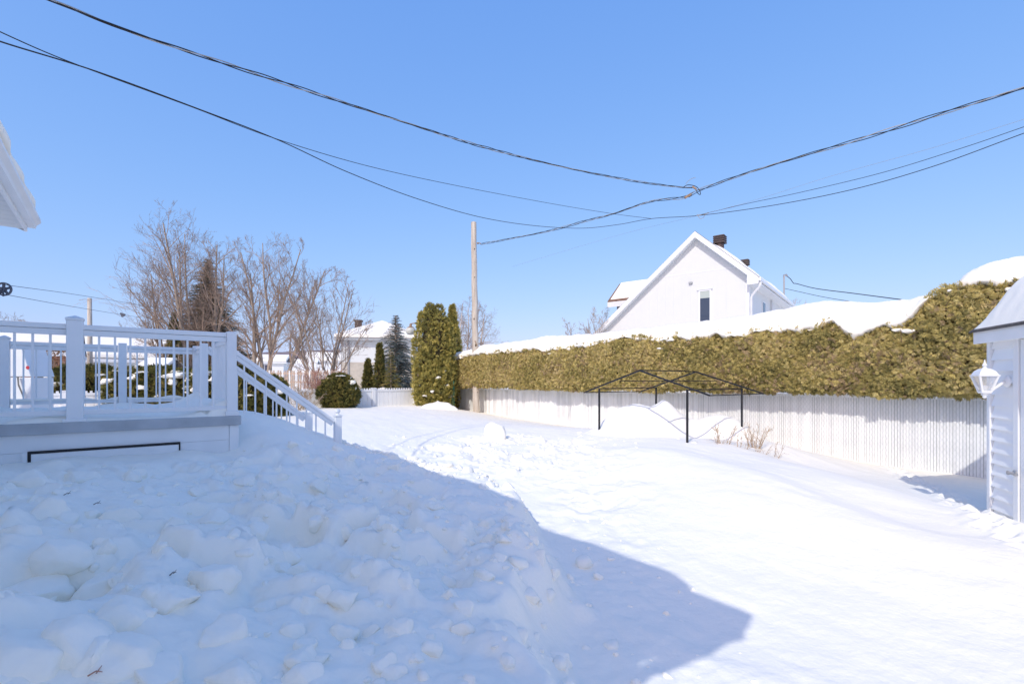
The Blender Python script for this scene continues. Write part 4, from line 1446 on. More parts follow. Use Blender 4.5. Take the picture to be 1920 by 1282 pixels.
# ---------------------------------------------------------------- cedars and shrubs
def shrub(name, base, h, rad, label, cat, m, group=None, n=1500, size=0.11, prof='column', seed=0, lumps=0.18, caps=(), lean=(0, 0), cols=None):
    r = np.random.default_rng(seed)
    t = thing(name, base, label, cat, group)
    u = r.random(n) ** 0.9
    a = r.uniform(0, 6.283, n)

    def radius(u):
        if prof == 'column':
            return rad * np.clip(np.minimum(1.0, 0.55 + u * 3) * np.sqrt(np.clip(1 - np.clip((u - 0.45) / 0.55, 0, 1) ** 2.0, 0, 1)), 0.02, 1)
        if prof == 'spire2':
            return rad * np.clip(np.minimum(1, 1.75 * (1 - u)) ** 0.9, 0.02, 1)
        if prof == 'spire':
            return rad * np.clip((1 - u) ** 0.8 * np.minimum(1, 0.5 + u * 4), 0.02, 1)
        if prof == 'box':
            return rad * np.clip(np.sqrt(np.clip(1 - np.clip((u - 0.7) / 0.3, 0, 1) ** 2, 0, 1)), 0.3, 1)
        return rad * np.clip(np.sqrt(np.clip(1 - (2 * u - 0.85) ** 2 / 1.33, 0, 1)), 0.02, 1)
    lump = 1 + lumps * fbm(np.cos(a) * 1.6 + seed, np.sin(a) * 1.6, u * h / rad * 1.1, s=seed, oct=3) * 1.6
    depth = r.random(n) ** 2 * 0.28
    R_ = radius(u) * lump * (1 - depth)
    pos = np.stack([base[0] + R_ * np.cos(a) + lean[0] * u, base[1] + R_ * np.sin(a) + lean[1] * u, base[2] + u * h], -1)
    if cols:                                          # several leaders growing side by side
        ci = r.choice(len(cols), size=n, p=np.array([q[2] for q in cols]) / sum(q[2] for q in cols))
        cc = np.array(cols)[ci]
        R_ = R_ * cc[:, 2]
        pos = np.stack([base[0] + cc[:, 0] + R_ * np.cos(a), base[1] + cc[:, 1] + R_ * np.sin(a), base[2] + u * h * cc[:, 3]], -1)
    out = np.stack([np.cos(a), np.sin(a), 0.25 + 0 * a], -1)
    ax = out * 0.8 + np.array([0, 0, 1.0]) * r.uniform(-0.1, 1.2, n)[:, None] + 0.55 * r.normal(size=(n, 3))
    ti = np.clip(0.5 + 0.28 * fbm(pos[:, 0] * 2, pos[:, 1] * 2, pos[:, 2] * 2, s=seed + 4) + 0.2 * r.normal(size=n) - depth, 0, 1)  # depth darkens the inner leaves, shading painted into the tint
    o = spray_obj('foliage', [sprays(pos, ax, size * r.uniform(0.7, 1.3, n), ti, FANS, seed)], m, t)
    # inner mass
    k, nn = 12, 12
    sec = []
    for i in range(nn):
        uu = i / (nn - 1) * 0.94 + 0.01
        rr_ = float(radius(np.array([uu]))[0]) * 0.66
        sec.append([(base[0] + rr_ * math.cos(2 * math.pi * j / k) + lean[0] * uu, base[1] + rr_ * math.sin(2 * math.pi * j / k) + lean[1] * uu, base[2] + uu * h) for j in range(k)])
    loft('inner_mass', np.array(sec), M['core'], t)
    MB().tube([Vector(base) - Vector((0, 0, 0.3)), Vector(base) + Vector((lean[0] * .5, lean[1] * .5, h * 0.5))], [rad * 0.12, rad * 0.05], 6).build('trunk', M['stem'], t)
    for j, (ca, cu, cs, cz) in enumerate(caps):       # clumps of snow caught on it
        v, f = CL3[j % 8]
        rr_ = float(radius(np.array([cu]))[0])
        c = np.array([base[0] + rr_ * 1.0 * math.cos(ca) + lean[0] * cu, base[1] + rr_ * 1.0 * math.sin(ca) + lean[1] * cu, base[2] + cu * h])
        nn_ = fbm(v[:, 0] * 2.5 + j, v[:, 1] * 2.5, v[:, 2] * 2.5, s=j + seed, oct=3)
        put('snow_clump', mesh_np('snow_clump', v * (1 + 0.25 * nn_)[:, None] * np.array([cs, cs, cz]) + c, f), M['roof_snow'], t, smooth=True)
    return t


def gbase(px, Y, sink=0.1):
    x = (px - CX) / FPX * Y
    return Vector((x, Y, gz1(x, Y) - sink))


def hgt_to(base, py):
    return CAMZ + (HOR - py) / FPX * base.y - base.z


c = gbase(815, 17.3)
shrub('cedar_tree', c, hgt_to(c, 572), 0.72, 'broad rounded cedar at the back fence corner, snow at its foot', 'cedar tree', M['cedar'], n=9000, size=0.13, seed=31, lumps=0.34, cols=[(-0.38, 0, 0.52, 0.93), (-0.12, -0.2, 0.5, 1.0), (0.18, -0.15, 0.5, 0.985), (0.42, 0.0, 0.46, 0.86), (0.0, 0.3, 0.6, 0.96), (-0.2, -0.25, 0.62, 0.6), (0.25, -0.3, 0.6, 0.5)],
      caps=[(-1.2, 0.30, 0.13, 0.07), (-0.8, 0.22, 0.10, 0.08), (-1.9, 0.13, 0.10, 0.06), (-0.4, 0.12, 0.12, 0.08), (-1.5, 0.17, 0.08, 0.06), (-0.9, 0.36, 0.07, 0.05)])
c = gbase(848, 18.6)
shrub('cedar_tree', c, hgt_to(c, 574), 0.42, 'slim pointed cedar just behind the broad rounded cedar', 'cedar tree', M['cedar'], n=2600, size=0.13, seed=32, prof='spire2', lumps=0.15)
c = gbase(636, 15.4)
shrub('round_shrub', c, hgt_to(c, 703), 0.56, 'round dark green shrub beside the white back fence', 'shrub', M['yew'], n=2600, size=0.11, seed=33, prof='round', lumps=0.2,
      caps=[(0.2, 0.93, 0.17, 0.06), (-0.3, 0.78, 0.14, 0.12), (-2.2, 0.9, 0.12, 0.05), (-1.2, 0.97, 0.2, 0.06), (-0.1, 0.62, 0.08, 0.09)])
# snow heaped at the foot of the broad cedar
v, f = clod(71, 4)
c = gbase(818, 16.3, 0)
o = put('snow_mound', mesh_np('snow_mound', v * np.array([0.95, 0.55, 0.50]) * (1 + 0.2 * fbm(v[:, 0] * 3, v[:, 1] * 3, v[:, 2] * 3, s=3))[:, None] + np.array([c.x, c.y, c.z - 0.12]), f), M['snow'], smooth=True)
tag(o, 'low snow heap at the foot of the broad cedar', 'snow mound')
# row of dark shrubs behind the deck, laden with snow
row = [(142, 690, 13.0, 0.62), (178, 688, 12.6, 0.50), (255, 692, 12.2, 0.58), (300, 690, 12.0, 0.52), (352, 697, 12.0, 0.55), (398, 694, 11.8, 0.50), (455, 690, 11.6, 0.50), (505, 708, 12.2, 0.42)]
labs = ['dark shrub seen left of the big deck post', 'dark shrub seen right of the big deck post', 'dark snowy shrub behind the middle of the deck railing', 'olive shrub behind the deck railing below the small snowy roof',
        'dark shrub with thick snow below the spruce behind the deck', 'snow topped shrub behind the deck corner post', 'dark shrub behind the top of the stair railing', 'low dark shrub behind the middle of the stair railing']
for i, ((px, py, Y, rd), lb) in enumerate(zip(row, labs)):
    c = gbase(px, Y)
    q = random.Random(i + 60)
    cp = [(q.uniform(-2.6, -0.4), q.uniform(0.45, 0.98), q.uniform(0.10, 0.20), q.uniform(0.05, 0.10)) for _ in range(7 if i in (2, 4, 5) else 4)]
    if i in (4, 5):
        cp += [(-1.5, 0.92, 0.34, 0.13), (-0.8, 0.8, 0.25, 0.12)]
    shrub('shrub', c, hgt_to(c, py), rd, lb, 'shrub', M['yew'], 'dark shrubs in a row behind the deck', n=1500, size=0.12, seed=60 + i, prof='box', lumps=0.22, caps=cp)


# ---------------------------------------------------------------- conifers with branches
def conifer(name, base, h, rad, label, m, seed, nb=190, group=None, droop=0.25, size=0.16, snow=0):
    r = np.random.default_rng(seed)
    t = thing(name, base, label, 'spruce tree' if 'spruce' in label else 'conifer', group)
    MB().tube([Vector(base) - Vector((0, 0, .3)), Vector(base) + Vector((0, 0, h * 0.5)), Vector(base) + Vector((0, 0, h * 0.98))], [rad * 0.085, rad * 0.05, rad * 0.008], 7).build('trunk', M['bark'], t)
    pos, ax, sz, tn = [], [], [], []
    limb = MB()
    for i in range(nb):
        u = 0.04 + 0.94 * (i + r.random()) / nb
        a = i * 2.39996 + r.normal(0, 0.3)
        L_ = rad * ((1 - u) ** 0.85 + 0.03) * r.uniform(0.75, 1.2)
        d = np.array([math.cos(a), math.sin(a), 0.0])
        p0 = np.array(base) + np.array([0, 0, u * h])
        n = max(4, int(L_ / (size * 0.30)))
        lastp = None
        tb = 0.5 + 0.25 * r.normal()
        for k in range(n):
            f = (k + 0.5) / n
            p = p0 + d * L_ * f + np.array([0, 0, L_ * (0.18 * f - droop * 2 * f * f + 0.35 * u * f)])
            for s in (-1, 1, 0):
                sd = np.array([-d[1], d[0], 0]) * s
                pos.append(p)
                ax.append(d * 0.8 + sd * r.uniform(0.5, 1.1) + np.array([0, 0, r.normal(-0.05, 0.22)]))
                sz.append(size * r.uniform(0.8, 1.3) * (1.15 - 0.4 * f) * (0.35 + 0.65 * min(1, 1.6 * (1 - u))))
                tn.append(tb + 0.15 * r.normal())
        limb.tube([Vector(p0), Vector(p0 + d * L_ * 0.5 + np.array([0, 0, L_ * 0.05])), Vector(p)], [0.02 * rad, 0.012 * rad, 0.004], 3, caps=False)
    spray_obj('crown', [sprays(np.array(pos), np.array(ax), np.array(sz), np.clip(np.array(tn), 0, 1), NEED, seed)], m, t)
    limb.build('limbs', M['bark'], t)['kind'] = 'stuff'
    q = random.Random(seed)
    for j in range(snow):
        v, f = CL3[j % 8]
        u, a = q.uniform(0.05, 0.42), q.uniform(-2.8, 0.4)
        L_ = rad * (1 - u) ** 0.85 * 0.8
        c = np.array(base) + np.array([math.cos(a) * L_, math.sin(a) * L_, u * h])
        put('snow_clump', mesh_np('snow_clump', v * np.array([0.26, 0.22, 0.10]) * q.uniform(0.6, 1.3) + c, f), M['roof_snow'], t, smooth=True)
    return t


c = gbase(390, 27.0, 0.2)
conifer('spruce_tree', c, hgt_to(c, 482), 2.75, 'tall brownish spruce among the bare trees behind the deck', M['spruce'], 41, nb=440, size=0.36)
c = gbase(742, 22.5, 0.2)
conifer('spruce_tree', c, hgt_to(c, 588), 1.65, 'blue grey spruce behind the white back fence', M['blue_spruce'], 42, nb=200, size=0.24, snow=7)
for i, (px, py, Y, rd, lb) in enumerate([(712, 645, 20.0, 0.34, 'narrow dark conifer left of the blue spruce'), (733, 652, 19.5, 0.5, 'broad dark conifer in front of the blue spruce'), (690, 676, 20.0, 0.3, 'smallest sparse conifer before the hip roofed house'),
                                         (326, 588, 24.0, 0.55, 'small dark cedar left of the tall spruce'), (335, 640, 20.0, 0.6, 'snowy dark conifer low behind the deck railing')]):
    c = gbase(px, Y, 0.1)
    if i in (0, 2, 3):
        shrub('conifer', c, hgt_to(c, py), rd, lb, 'conifer', M['yew'], n=1100, size=0.13, seed=90 + i, prof='spire')
    else:
        conifer('conifer', c, hgt_to(c, py), rd, lb, M['spruce'] if i == 4 else M['yew'], 95 + i, nb=90, size=0.16, snow=4)


# ---------------------------------------------------------------- bare trees
def bare_tree(name, base, stems, label, cat, seed, levels=4, mt=None, mb=None, group=None, counts=(7, 6, 5, 3), rad0=0.07, angle=(0.4, 0.95), up=0.16, minr=0.006, curve=0.13):
    """stems: list of (dx, dy, height, leanx, leany)"""
    q = random.Random(seed)
    t = thing(name, base, label, cat, group)
    tr, br = MB(), MB()

    def grow(p, d, L_, rad, lev):
        n = 6 if lev == 0 else (4 if lev < 3 else 3)
        pts, rads = [p.copy()], [rad]
        dirs = [d.copy()]
        for i in range(n):
            cv = curve * (0.45 if lev == 0 else 1.0)
            d = (d + Vector((q.gauss(0, cv), q.gauss(0, cv), q.gauss(0, cv) + up * (0.10 if lev else 0.05)))).normalized()
            p = p + d * (L_ / n)
            pts.append(p.copy())
            rads.append(max(minr * 0.6, rad * (1 - 0.80 * (i + 1) / n)))
            dirs.append(d.copy())
        if lev == 0:
            tr.tube(pts, rads, 7, caps=False)
        else:
            br.tube(pts, rads, 4 if lev == 1 else 3, caps=False)
        if lev >= levels:
            return
        k = counts[min(lev, len(counts) - 1)]
        for i in range(k):
            f = (0.22 if lev == 0 else 0.18) + (0.80 if lev else 0.74) * (i + q.random()) / k
            f = min(f, 0.98)
            j = min(int(f * n), n - 1)
            g_ = f * n - j
            pp = pts[j].lerp(pts[j + 1], g_)
            dd = dirs[j + 1]
            an = q.uniform(*angle)
            az = q.uniform(0, 6.283)
            s = dd.orthogonal().normalized()
            s = s * math.cos(az) + dd.cross(s) * math.sin(az)
            nd = (dd * math.cos(an) + s * math.sin(an) + Vector((0, 0, up))).normalized()
            rr_ = rads[j] + (rads[j + 1] - rads[j]) * g_
            grow(pp, nd, L_ * (q.uniform(0.26, 0.50) * (1.25 - 0.95 * f) if lev == 0 else q.uniform(0.34, 0.68) * (1.15 - 0.5 * f)), max(minr, rr_ * q.uniform(0.4, 0.68)), lev + 1)
    for dx, dy, hh, lx, ly in stems:
        grow(Vector(base) + Vector((dx, dy, -0.2)), Vector((lx, ly, 1)).normalized(), hh, rad0 * q.uniform(0.8, 1.15), 0)
    tr.build('trunk', mt or M['bark'], t, smooth=True)
    br.build('crown', mb or M['twig'], t)
    return t


def px_stems(base, lst, k=0.95):
    """(base px offset in metres, top px, top py) -> stems that reach those spots"""
    out = []
    for dx, px, py in lst:
        top = P(px, py, base.y)
        hh = top.z - base.z
        out.append((dx, random.uniform(-.4, .4), hh * k, (top.x - base.x - dx) / hh, random.uniform(-.06, .06)))
    return out


c = gbase(362, 25.0, 0)
bare_tree('bare_tree', c, px_stems(c, [(-0.9, 285, 500), (-0.6, 318, 445), (-0.2, 350, 408), (0.1, 372, 402), (0.5, 402, 430), (0.9, 425, 455), (-1.1, 262, 560)]), 'tallest clump of bare stems behind the deck, around the spruce', 'tree', 1, rad0=0.12, counts=(15, 6, 5, 3), minr=0.0055, group='bare trees behind the deck')
c = gbase(500, 25.0, 0)
bare_tree('bare_tree', c, px_stems(c, [(-0.5, 462, 490), (-0.2, 487, 452), (0.1, 512, 440), (0.35, 540, 438), (0.6, 570, 470)]), 'upright bare tree with several trunks above the stair railing', 'tree', 2, rad0=0.12, counts=(14, 6, 5, 3), minr=0.0055, group='bare trees behind the deck')
c = gbase(606, 21.0, 0)
bare_tree('bare_tree', c, px_stems(c, [(-0.1, 560, 530), (0.0, 590, 505), (0.1, 625, 500), (0.15, 650, 522), (0.05, 678, 575), (-0.15, 545, 600), (0.1, 610, 520)]), 'wide spreading bare tree in front of the hip roofed house', 'tree', 3, rad0=0.07, counts=(10, 5, 4, 3), angle=(0.35, 0.85), minr=0.0055, group='bare trees behind the deck')
c = gbase(872, 34.0, 0)
bare_tree('birch_tree', c, px_stems(c, [(-0.5, 845, 556), (0, 868, 548), (0.4, 890, 552), (0.6, 912, 575), (0.9, 940, 612)], 0.95), 'pale birch with fine drooping twigs behind the utility pole', 'tree', 4, mt=M['birch'], mb=M['twig'], rad0=0.11, counts=(10, 7, 5, 3), angle=(0.5, 1.1), up=-0.02, minr=0.0055, curve=0.16)
c = gbase(930, 33.0, 0)
bare_tree('bare_shrub', c, px_stems(c, [(-0.3, 905, 630), (0, 925, 622), (0.5, 950, 628), (0.9, 962, 640)], 0.92), 'low bare shrub top showing over the hedge right of the pole', 'shrub', 5, rad0=0.05, counts=(7, 5, 4), levels=3, minr=0.0055)
c = gbase(1100, 27.0, 0)
bare_tree('bare_tree', c, px_stems(c, [(-0.6, 1050, 612), (-0.2, 1075, 590), (0.2, 1100, 575), (0.7, 1125, 572), (1.1, 1142, 580)], 0.92), 'dark bare treetop left of the white gable house', 'tree', 6, rad0=0.06, counts=(8, 6, 5, 3), minr=0.0055, curve=0.15, angle=(0.4, 0.9))
c = gbase(1486, 42.0, 0)
bare_tree('bare_tree', c, px_stems(c, [(0, 1484, 552), (0.4, 1492, 556), (-.3, 1478, 560)], 0.9), 'small bare treetop beyond the white gable house', 'tree', 8, rad0=0.07, counts=(7, 5, 4, 2), minr=0.01)
c = gbase(8, 30.0, 0)
bare_tree('bare_tree', c, px_stems(c, [(-0.2, 0, 572), (0.3, 12, 574), (0.6, 24, 585)], 0.92), 'reddish bare treetop at the left edge above the railing', 'tree', 9, rad0=0.05, counts=(9, 6, 5, 2), minr=0.0055)
c = gbase(72, 40.0, 0)
bare_tree('bare_tree', c, px_stems(c, [(-0.2, 68, 584), (0.4, 82, 588)], 0.92), 'thin bare treetop left of the big deck post', 'tree', 10, rad0=0.05, counts=(9, 6, 4, 2), minr=0.009)
# reddish twiggy bushes by the back fence and dry stems beside the gazebo
for i, (px, Y, py, rd, lb, mm) in enumerate([(588, 15.6, 672, 0.55, 'reddish twiggy bush left of the round shrub', 'twig_red'), (622, 16.6, 668, 0.5, 'brown twiggy bush behind the round shrub', 'twig_red'), (560, 14.2, 700, 0.5, 'tangled tan twigs behind the stair railing', 'twig_tan')]):
    c = gbase(px, Y, 0)
    hh = hgt_to(c, py)
    q = random.Random(i)
    bare_tree('twiggy_bush', c, [(q.uniform(-.2, .2), q.uniform(-.2, .2), hh * q.uniform(.7, 1), q.uniform(-.6, .6), q.uniform(-.6, .6)) for _ in range(12)], lb, 'bush', 20 + i, mt=M[mm], mb=M[mm], rad0=0.014, counts=(6, 5, 3), levels=3, minr=0.004, curve=0.16)
dry = [(1352, 812, 7.9, 0.30, 6, 'tan dry stems left of the right gazebo post'), (1412, 812, 8.1, 0.33, 9, 'thickest clump of tan dry stems right of the gazebo'), (1428, 830, 7.6, 0.18, 3, 'short tan stems in front of the thick clump'), (1457, 826, 7.7, 0.26, 2, 'lone thin stem farthest right of the gazebo'), (1390, 822, 7.7, 0.2, 3, 'few thin stems at the foot of the right gazebo post')]
for i, (px, py, Y, hh, ns_, lb) in enumerate(dry):
    c = gbase(px, Y, 0)
    q = random.Random(i + 5)
    bare_tree('dry_shrub', c, [(q.uniform(-.05, .05), q.uniform(-.05, .05), hh * q.uniform(.8, 1.25) + 0.2, q.uniform(-.5, .5), q.uniform(-.3, .3)) for _ in range(ns_)], lb, 'dry shrub', 40 + i, mt=M['twig_tan'], mb=M['twig_tan'], rad0=0.008, counts=(5, 3), levels=2, minr=0.0028, group='dry stems by the gazebo', curve=0.12)
# ---------------------------------------------------------------- white gable house beyond the hedge
GD = Vector((-0.788, 0.616, 0)).normalized()
HD = Vector((0.616, 0.788, 0)).normalized()
G0 = Vector((10.7, 22.0, 0))


def G(t, hh, z):
    p = G0 + GD * t + HD * hh
    return Vector((p.x, p.y, z))


def gbox(b, t0, t1, h0, h1, z0, z1):
    q = [(t0, h0), (t1, h0), (t1, h1), (t0, h1)]
    return b.hexa([G(t, h_, z0) for t, h_ in q], [G(t, h_, z1) for t, h_ in q])


gh = thing('gable_house', G(3, 4, 0.5), 'white house with steep gable, dormer and brown roof vents beyond the hedge', 'house')
RT_, RZ_, SLR, SLL = 2.33, 8.87, 0.92, 0.84
TR, TL = -0.47, 11.0
HW, HLEN = 0.36, 13.0


def roofz(t):
    return RZ_ - (RT_ - t) * SLR if t < RT_ else RZ_ - (t - RT_) * SLL


b = MB()
prof = [(0.0, 0.0), (10.5, 0.0), (10.5, roofz(10.5) - 0.2), (RT_, RZ_ - 0.2), (0.0, roofz(0) - 0.2)]
n = len(prof)
b.add([G(t, HW, z) for t, z in prof] + [G(t, HLEN - 0.4, z) for t, z in prof], [tuple(range(n)), tuple(range(2 * n - 1, n - 1, -1))] + [(i, n + i, n + (i + 1) % n, (i + 1) % n) for i in range(n)])
b.build('wall', M['siding'], gh)
for nm, ta, tb in (('roof', TR, RT_), ('roof', RT_, TL)):
    b = MB()
    q = [(ta, 0.0), (tb, 0.0), (tb, HLEN), (ta, HLEN)]
    b.hexa([G(t, h_, roofz(t) - 0.16) for t, h_ in q], [G(t, h_, roofz(t) + 0.02) for t, h_ in q])
    b.build(nm, M['shingle'], gh)
for ta, tb in ((TR, RT_), (RT_, TL)):               # white rake boards and the soffits behind them
    b = MB()
    q = [(ta, -0.03), (tb, -0.03), (tb, -0.003), (ta, -0.003)]
    b.hexa([G(t, h_, roofz(t) - 0.30) for t, h_ in q], [G(t, h_, roofz(t) - 0.005) for t, h_ in q])
    b.build('rake_board', M['vinyl'], gh)
    b = MB()
    q = [(ta, 0.0), (tb, 0.0), (tb, HW), (ta, HW)]
    b.hexa([G(t, h_, roofz(t) - 0.24) for t, h_ in q], [G(t, h_, roofz(t) - 0.17) for t, h_ in q])
    b.build('soffit', M['vinyl'], gh)
gbox(MB(), TR, 0.0, 0.36, HLEN, roofz(TR) - 0.26, roofz(TR) - 0.2).build('eave_soffit', M['vinyl'], gh)
b = MB()
b.hexa([G(TR, -0.025, roofz(TR) - 0.30), G(0.0, -0.025, roofz(TR) - 0.30), G(0.0, 0.0, roofz(TR) - 0.30), G(TR, 0.0, roofz(TR) - 0.30)], [G(TR, -0.025, roofz(TR) - 0.1), G(0.0, -0.025, roofz(0) - 0.29), G(0.0, 0, roofz(0) - 0.29), G(TR, 0, roofz(TR) - 0.1)])
b.build('eave_return', M['vinyl'], gh)
gbox(MB(), TR - 0.10, TR + 0.01, -0.03, HLEN, roofz(TR) - 0.17, roofz(TR) - 0.04).build('gutter', M['vinyl'], gh)
MB().tube([G(TR - 0.05, 0.10, roofz(TR) - 0.16), G(TR - 0.05, 0.12, roofz(TR) - 0.30), G(TR + 0.05, 0.2, roofz(TR) - 0.46), G(-0.14, 0.36, roofz(TR) - 0.72), G(-0.08, 0.42, roofz(TR) - 0.84), G(-0.07, 0.42, 1)], 0.055, 8).build('downspout', M['vinyl'], gh, smooth=True)
MB().tube([G(-0.07, 5.4, roofz(TR) - 0.3), G(-0.07, 5.4, 1)], 0.05, 8).build('downspout', M['vinyl'], gh, smooth=True)
gbox(MB(), -0.015, 0.13, HW - 0.02, HW + 0.13, 0.5, roofz(0) - 0.25).build('corner_trim', M['vinyl'], gh)
zz0 = 6.95
tl = RT_ + (RZ_ - 0.2 - zz0) / SLL
gbox(MB(), RT_ - (RZ_ - 0.2 - zz0) / SLR + 0.02, tl - 0.02, HW - 0.012, HW + 0.005, zz0 - 0.02, zz0 + 0.02).build('trim_strip', M['vinyl'], gh)
for k in range(24):                                 # vertical siding panels of the gable wall
    ta, tb = 0.14 + k * 0.42, 0.14 + k * 0.42 + 0.417
    if tb > 10.3:
        break
    for za, zb in ((1.0, min(zz0 - 0.022, roofz(ta) - 0.27, roofz(tb) - 0.27)),):
        if zb - za > 0.3:
            MB().add([G(ta, HW - 0.004, za), G(tb, HW - 0.004, za), G(tb, HW - 0.004, min(zz0 - 0.022, roofz(tb) - 0.26)), G(ta, HW - 0.004, min(zz0 - 0.022, roofz(ta) - 0.26)),
                      G(ta, HW + 0.004, za), G(tb, HW + 0.004, za), G(tb, HW + 0.004, min(zz0 - 0.022, roofz(tb) - 0.26)), G(ta, HW + 0.004, min(zz0 - 0.022, roofz(ta) - 0.26))],
                     [(0, 1, 2, 3), (7, 6, 5, 4), (0, 4, 5, 1), (1, 5, 6, 2), (2, 6, 7, 3), (3, 7, 4, 0)]).build('siding_panel', M['siding'], gh)
w = MB()
for t0, t1, z0, z1 in ((1.66, 1.735, 4.45, 6.05), (2.185, 2.26, 4.45, 6.05), (1.735, 2.185, 5.98, 6.05), (1.735, 2.185, 4.45, 4.53)):
    gbox(w, t0, t1, HW - 0.05, HW + 0.01, z0, z1)
wf = w.build('window', M['vinyl'], gh)
gbox(MB(), 1.60, 2.32, HW - 0.09, HW + 0.0, 6.052, 6.10).build('window_sill', M['vinyl'], wf)
gbox(MB(), 1.736, 2.184, HW - 0.03, HW - 0.02, 4.531, 5.64).build('pane', M['glass'], wf)
gbox(MB(), 1.736, 2.184, HW - 0.03, HW - 0.02, 5.642, 5.978).build('pane', M['blind'], wf)
gbox(MB(), 2.55, 2.72, HW - 0.12, HW - 0.007, 6.42, 6.50).build('wall_light', M['grey_trim'], gh)
for hh, z0, z1 in ((3.2, 4.6, 5.7),):
    f_ = gbox(MB(), -0.03, 0.01, hh, hh + 0.75, z0, z1).build('window', M['vinyl'], gh)
    gbox(MB(), -0.04, -0.031, hh + 0.08, hh + 0.67, z0 + 0.08, z1 - 0.08).build('pane', M['glass'], f_)
# dormer on the far slope
DE, DR, DT = 2.0, 3.6, 8.0
dm = MB()
dm.hexa([G(DT, DE, 6.20), G(3.0, DE, 6.20), G(3.0, DR, 7.48), G(DT, DR, 7.48)], [G(DT, DE, 6.32), G(3.0, DE, 6.32), G(3.0, DR, 7.60), G(DT, DR, 7.60)])
dm.hexa([G(DT, DR, 7.48), G(3.0, DR, 7.48), G(3.0, 5.2, 6.20), G(DT, 5.2, 6.20)], [G(DT, DR, 7.60), G(3.0, DR, 7.60), G(3.0, 5.2, 6.32), G(DT, 5.2, 6.32)])
do = dm.build('dormer', M['shingle_brown'], gh)
gbox(MB(), 3.0, DT - 0.01, DE - 0.03, DE - 0.003, 5.95, 6.25).build('fascia', M['vinyl'], do)
gbox(MB(), 3.0, DT - 0.45, DE + 0.3, 4.9, 2.5, 6.2).build('dormer_wall', M['grey_trim'], do)
sn = MB()
sn.hexa([G(DT - 0.12, DE + 0.12, 6.40), G(3.0, DE + 0.12, 6.40), G(3.0, DR - 0.05, 7.565), G(DT - 0.12, DR - 0.05, 7.565)], [G(DT - 0.16, DE + 0.16, 6.50), G(3.0, DE + 0.16, 6.50), G(3.0, DR - 0.08, 7.64), G(DT - 0.16, DR - 0.08, 7.64)])
sn.build('dormer_snow', M['roof_snow'], do)
# patchy snow on the near slope
vs = []
nn_, mm_ = 60, 16
for i in range(nn_):
    hh = 0.7 + (HLEN - 1.0) * i / (nn_ - 1)
    for j in range(mm_):
        t = TR + 0.02 + (RT_ - 0.25 - TR) * j / (mm_ - 1)
        e = min(1, (hh - 0.7) / 0.5, j / 2.5, (mm_ - 1 - j) / 2.5)
        nz = float(vnoise(np.array([hh * 0.8]), np.array([t * 1.3]), s=66)[0])
        vs.append(tuple(G(t, hh, roofz(t) + 0.02 + max(-0.04, (0.16 + 0.12 * nz) * math.sqrt(max(0, e)) - 0.03))))
idx = np.arange(nn_ * mm_).reshape(nn_, mm_)
q = np.stack([idx[:-1, :-1], idx[:-1, 1:], idx[1:, 1:], idx[1:, :-1]], -1).reshape(-1, 4)
put('roof_snow', mesh_np('roof_snow', np.array(vs), q), M['roof_snow'], gh, smooth=True)


def vent(t, hh, w_, ht, name):
    z = roofz(t) - 0.1
    c = G(t, hh, z)
    b = MB()
    b.lathe(c, [(w_ * 0.36, 0), (w_ * 0.36, ht)], 12)
    o = b.build(name, M['brown_vent'], gh)
    for k in range(4):
        za = z + ht + k * w_ * 0.19
        b = MB()
        gbox(b, t - w_ / 2, t + w_ / 2, hh - w_ / 2, hh + w_ / 2, za, za + w_ * 0.12)
        b.build('louvre', M['brown_vent'], o, bevel=0.02)
    gbox(MB(), t - w_ * 0.4, t + w_ * 0.4, hh - w_ * 0.4, hh + w_ * 0.4, z + ht, z + ht + w_ * 0.72).build('vent_core', M['gap'], o)


vent(1.81, 2.39, 0.56, 0.42, 'roof_vent')
vent(1.14, 4.82, 0.42, 0.28, 'roof_vent')
mp_ = P(1470, 560, 30.0)
b = MB()
b.tube([mp_ - Vector((0, 0, 1)), P(1470, 520, 30.0)], 0.05, 8)
b.tube([P(1470, 520, 30), P(1470, 516, 30), P(1474, 515, 30), P(1476, 518, 30)], 0.06, 8)
b.build('service_mast', M['steel'], gh)


MB().tube([W(4.4, -1.56, 3.75), W(4.4, -1.56, 4.5), W(4.4, -1.5, 4.58), W(4.4, -1.42, 4.52)], 0.04, 8).build('service_mast', M['steel'], h)
# ---------------------------------------------------------------- overhead wires
def smooth_path(pts, n=14):
    """Catmull-Rom through (px, py, Y) spots"""
    w_ = [P(*p) if isinstance(p, tuple) else p for p in pts]
    w_ = [w_[0] * 2 - w_[1]] + w_ + [w_[-1] * 2 - w_[-2]]
    out = []
    for i in range(1, len(w_) - 2):
        a, b_, c_, d_ = w_[i - 1:i + 3]
        for k in range(n):
            t = k / n
            out.append(0.5 * ((2 * b_) + (c_ - a) * t + (2 * a - 5 * b_ + 4 * c_ - d_) * t * t + (3 * b_ - a - 3 * c_ + d_) * t ** 3))
    out.append(w_[-2])
    return out


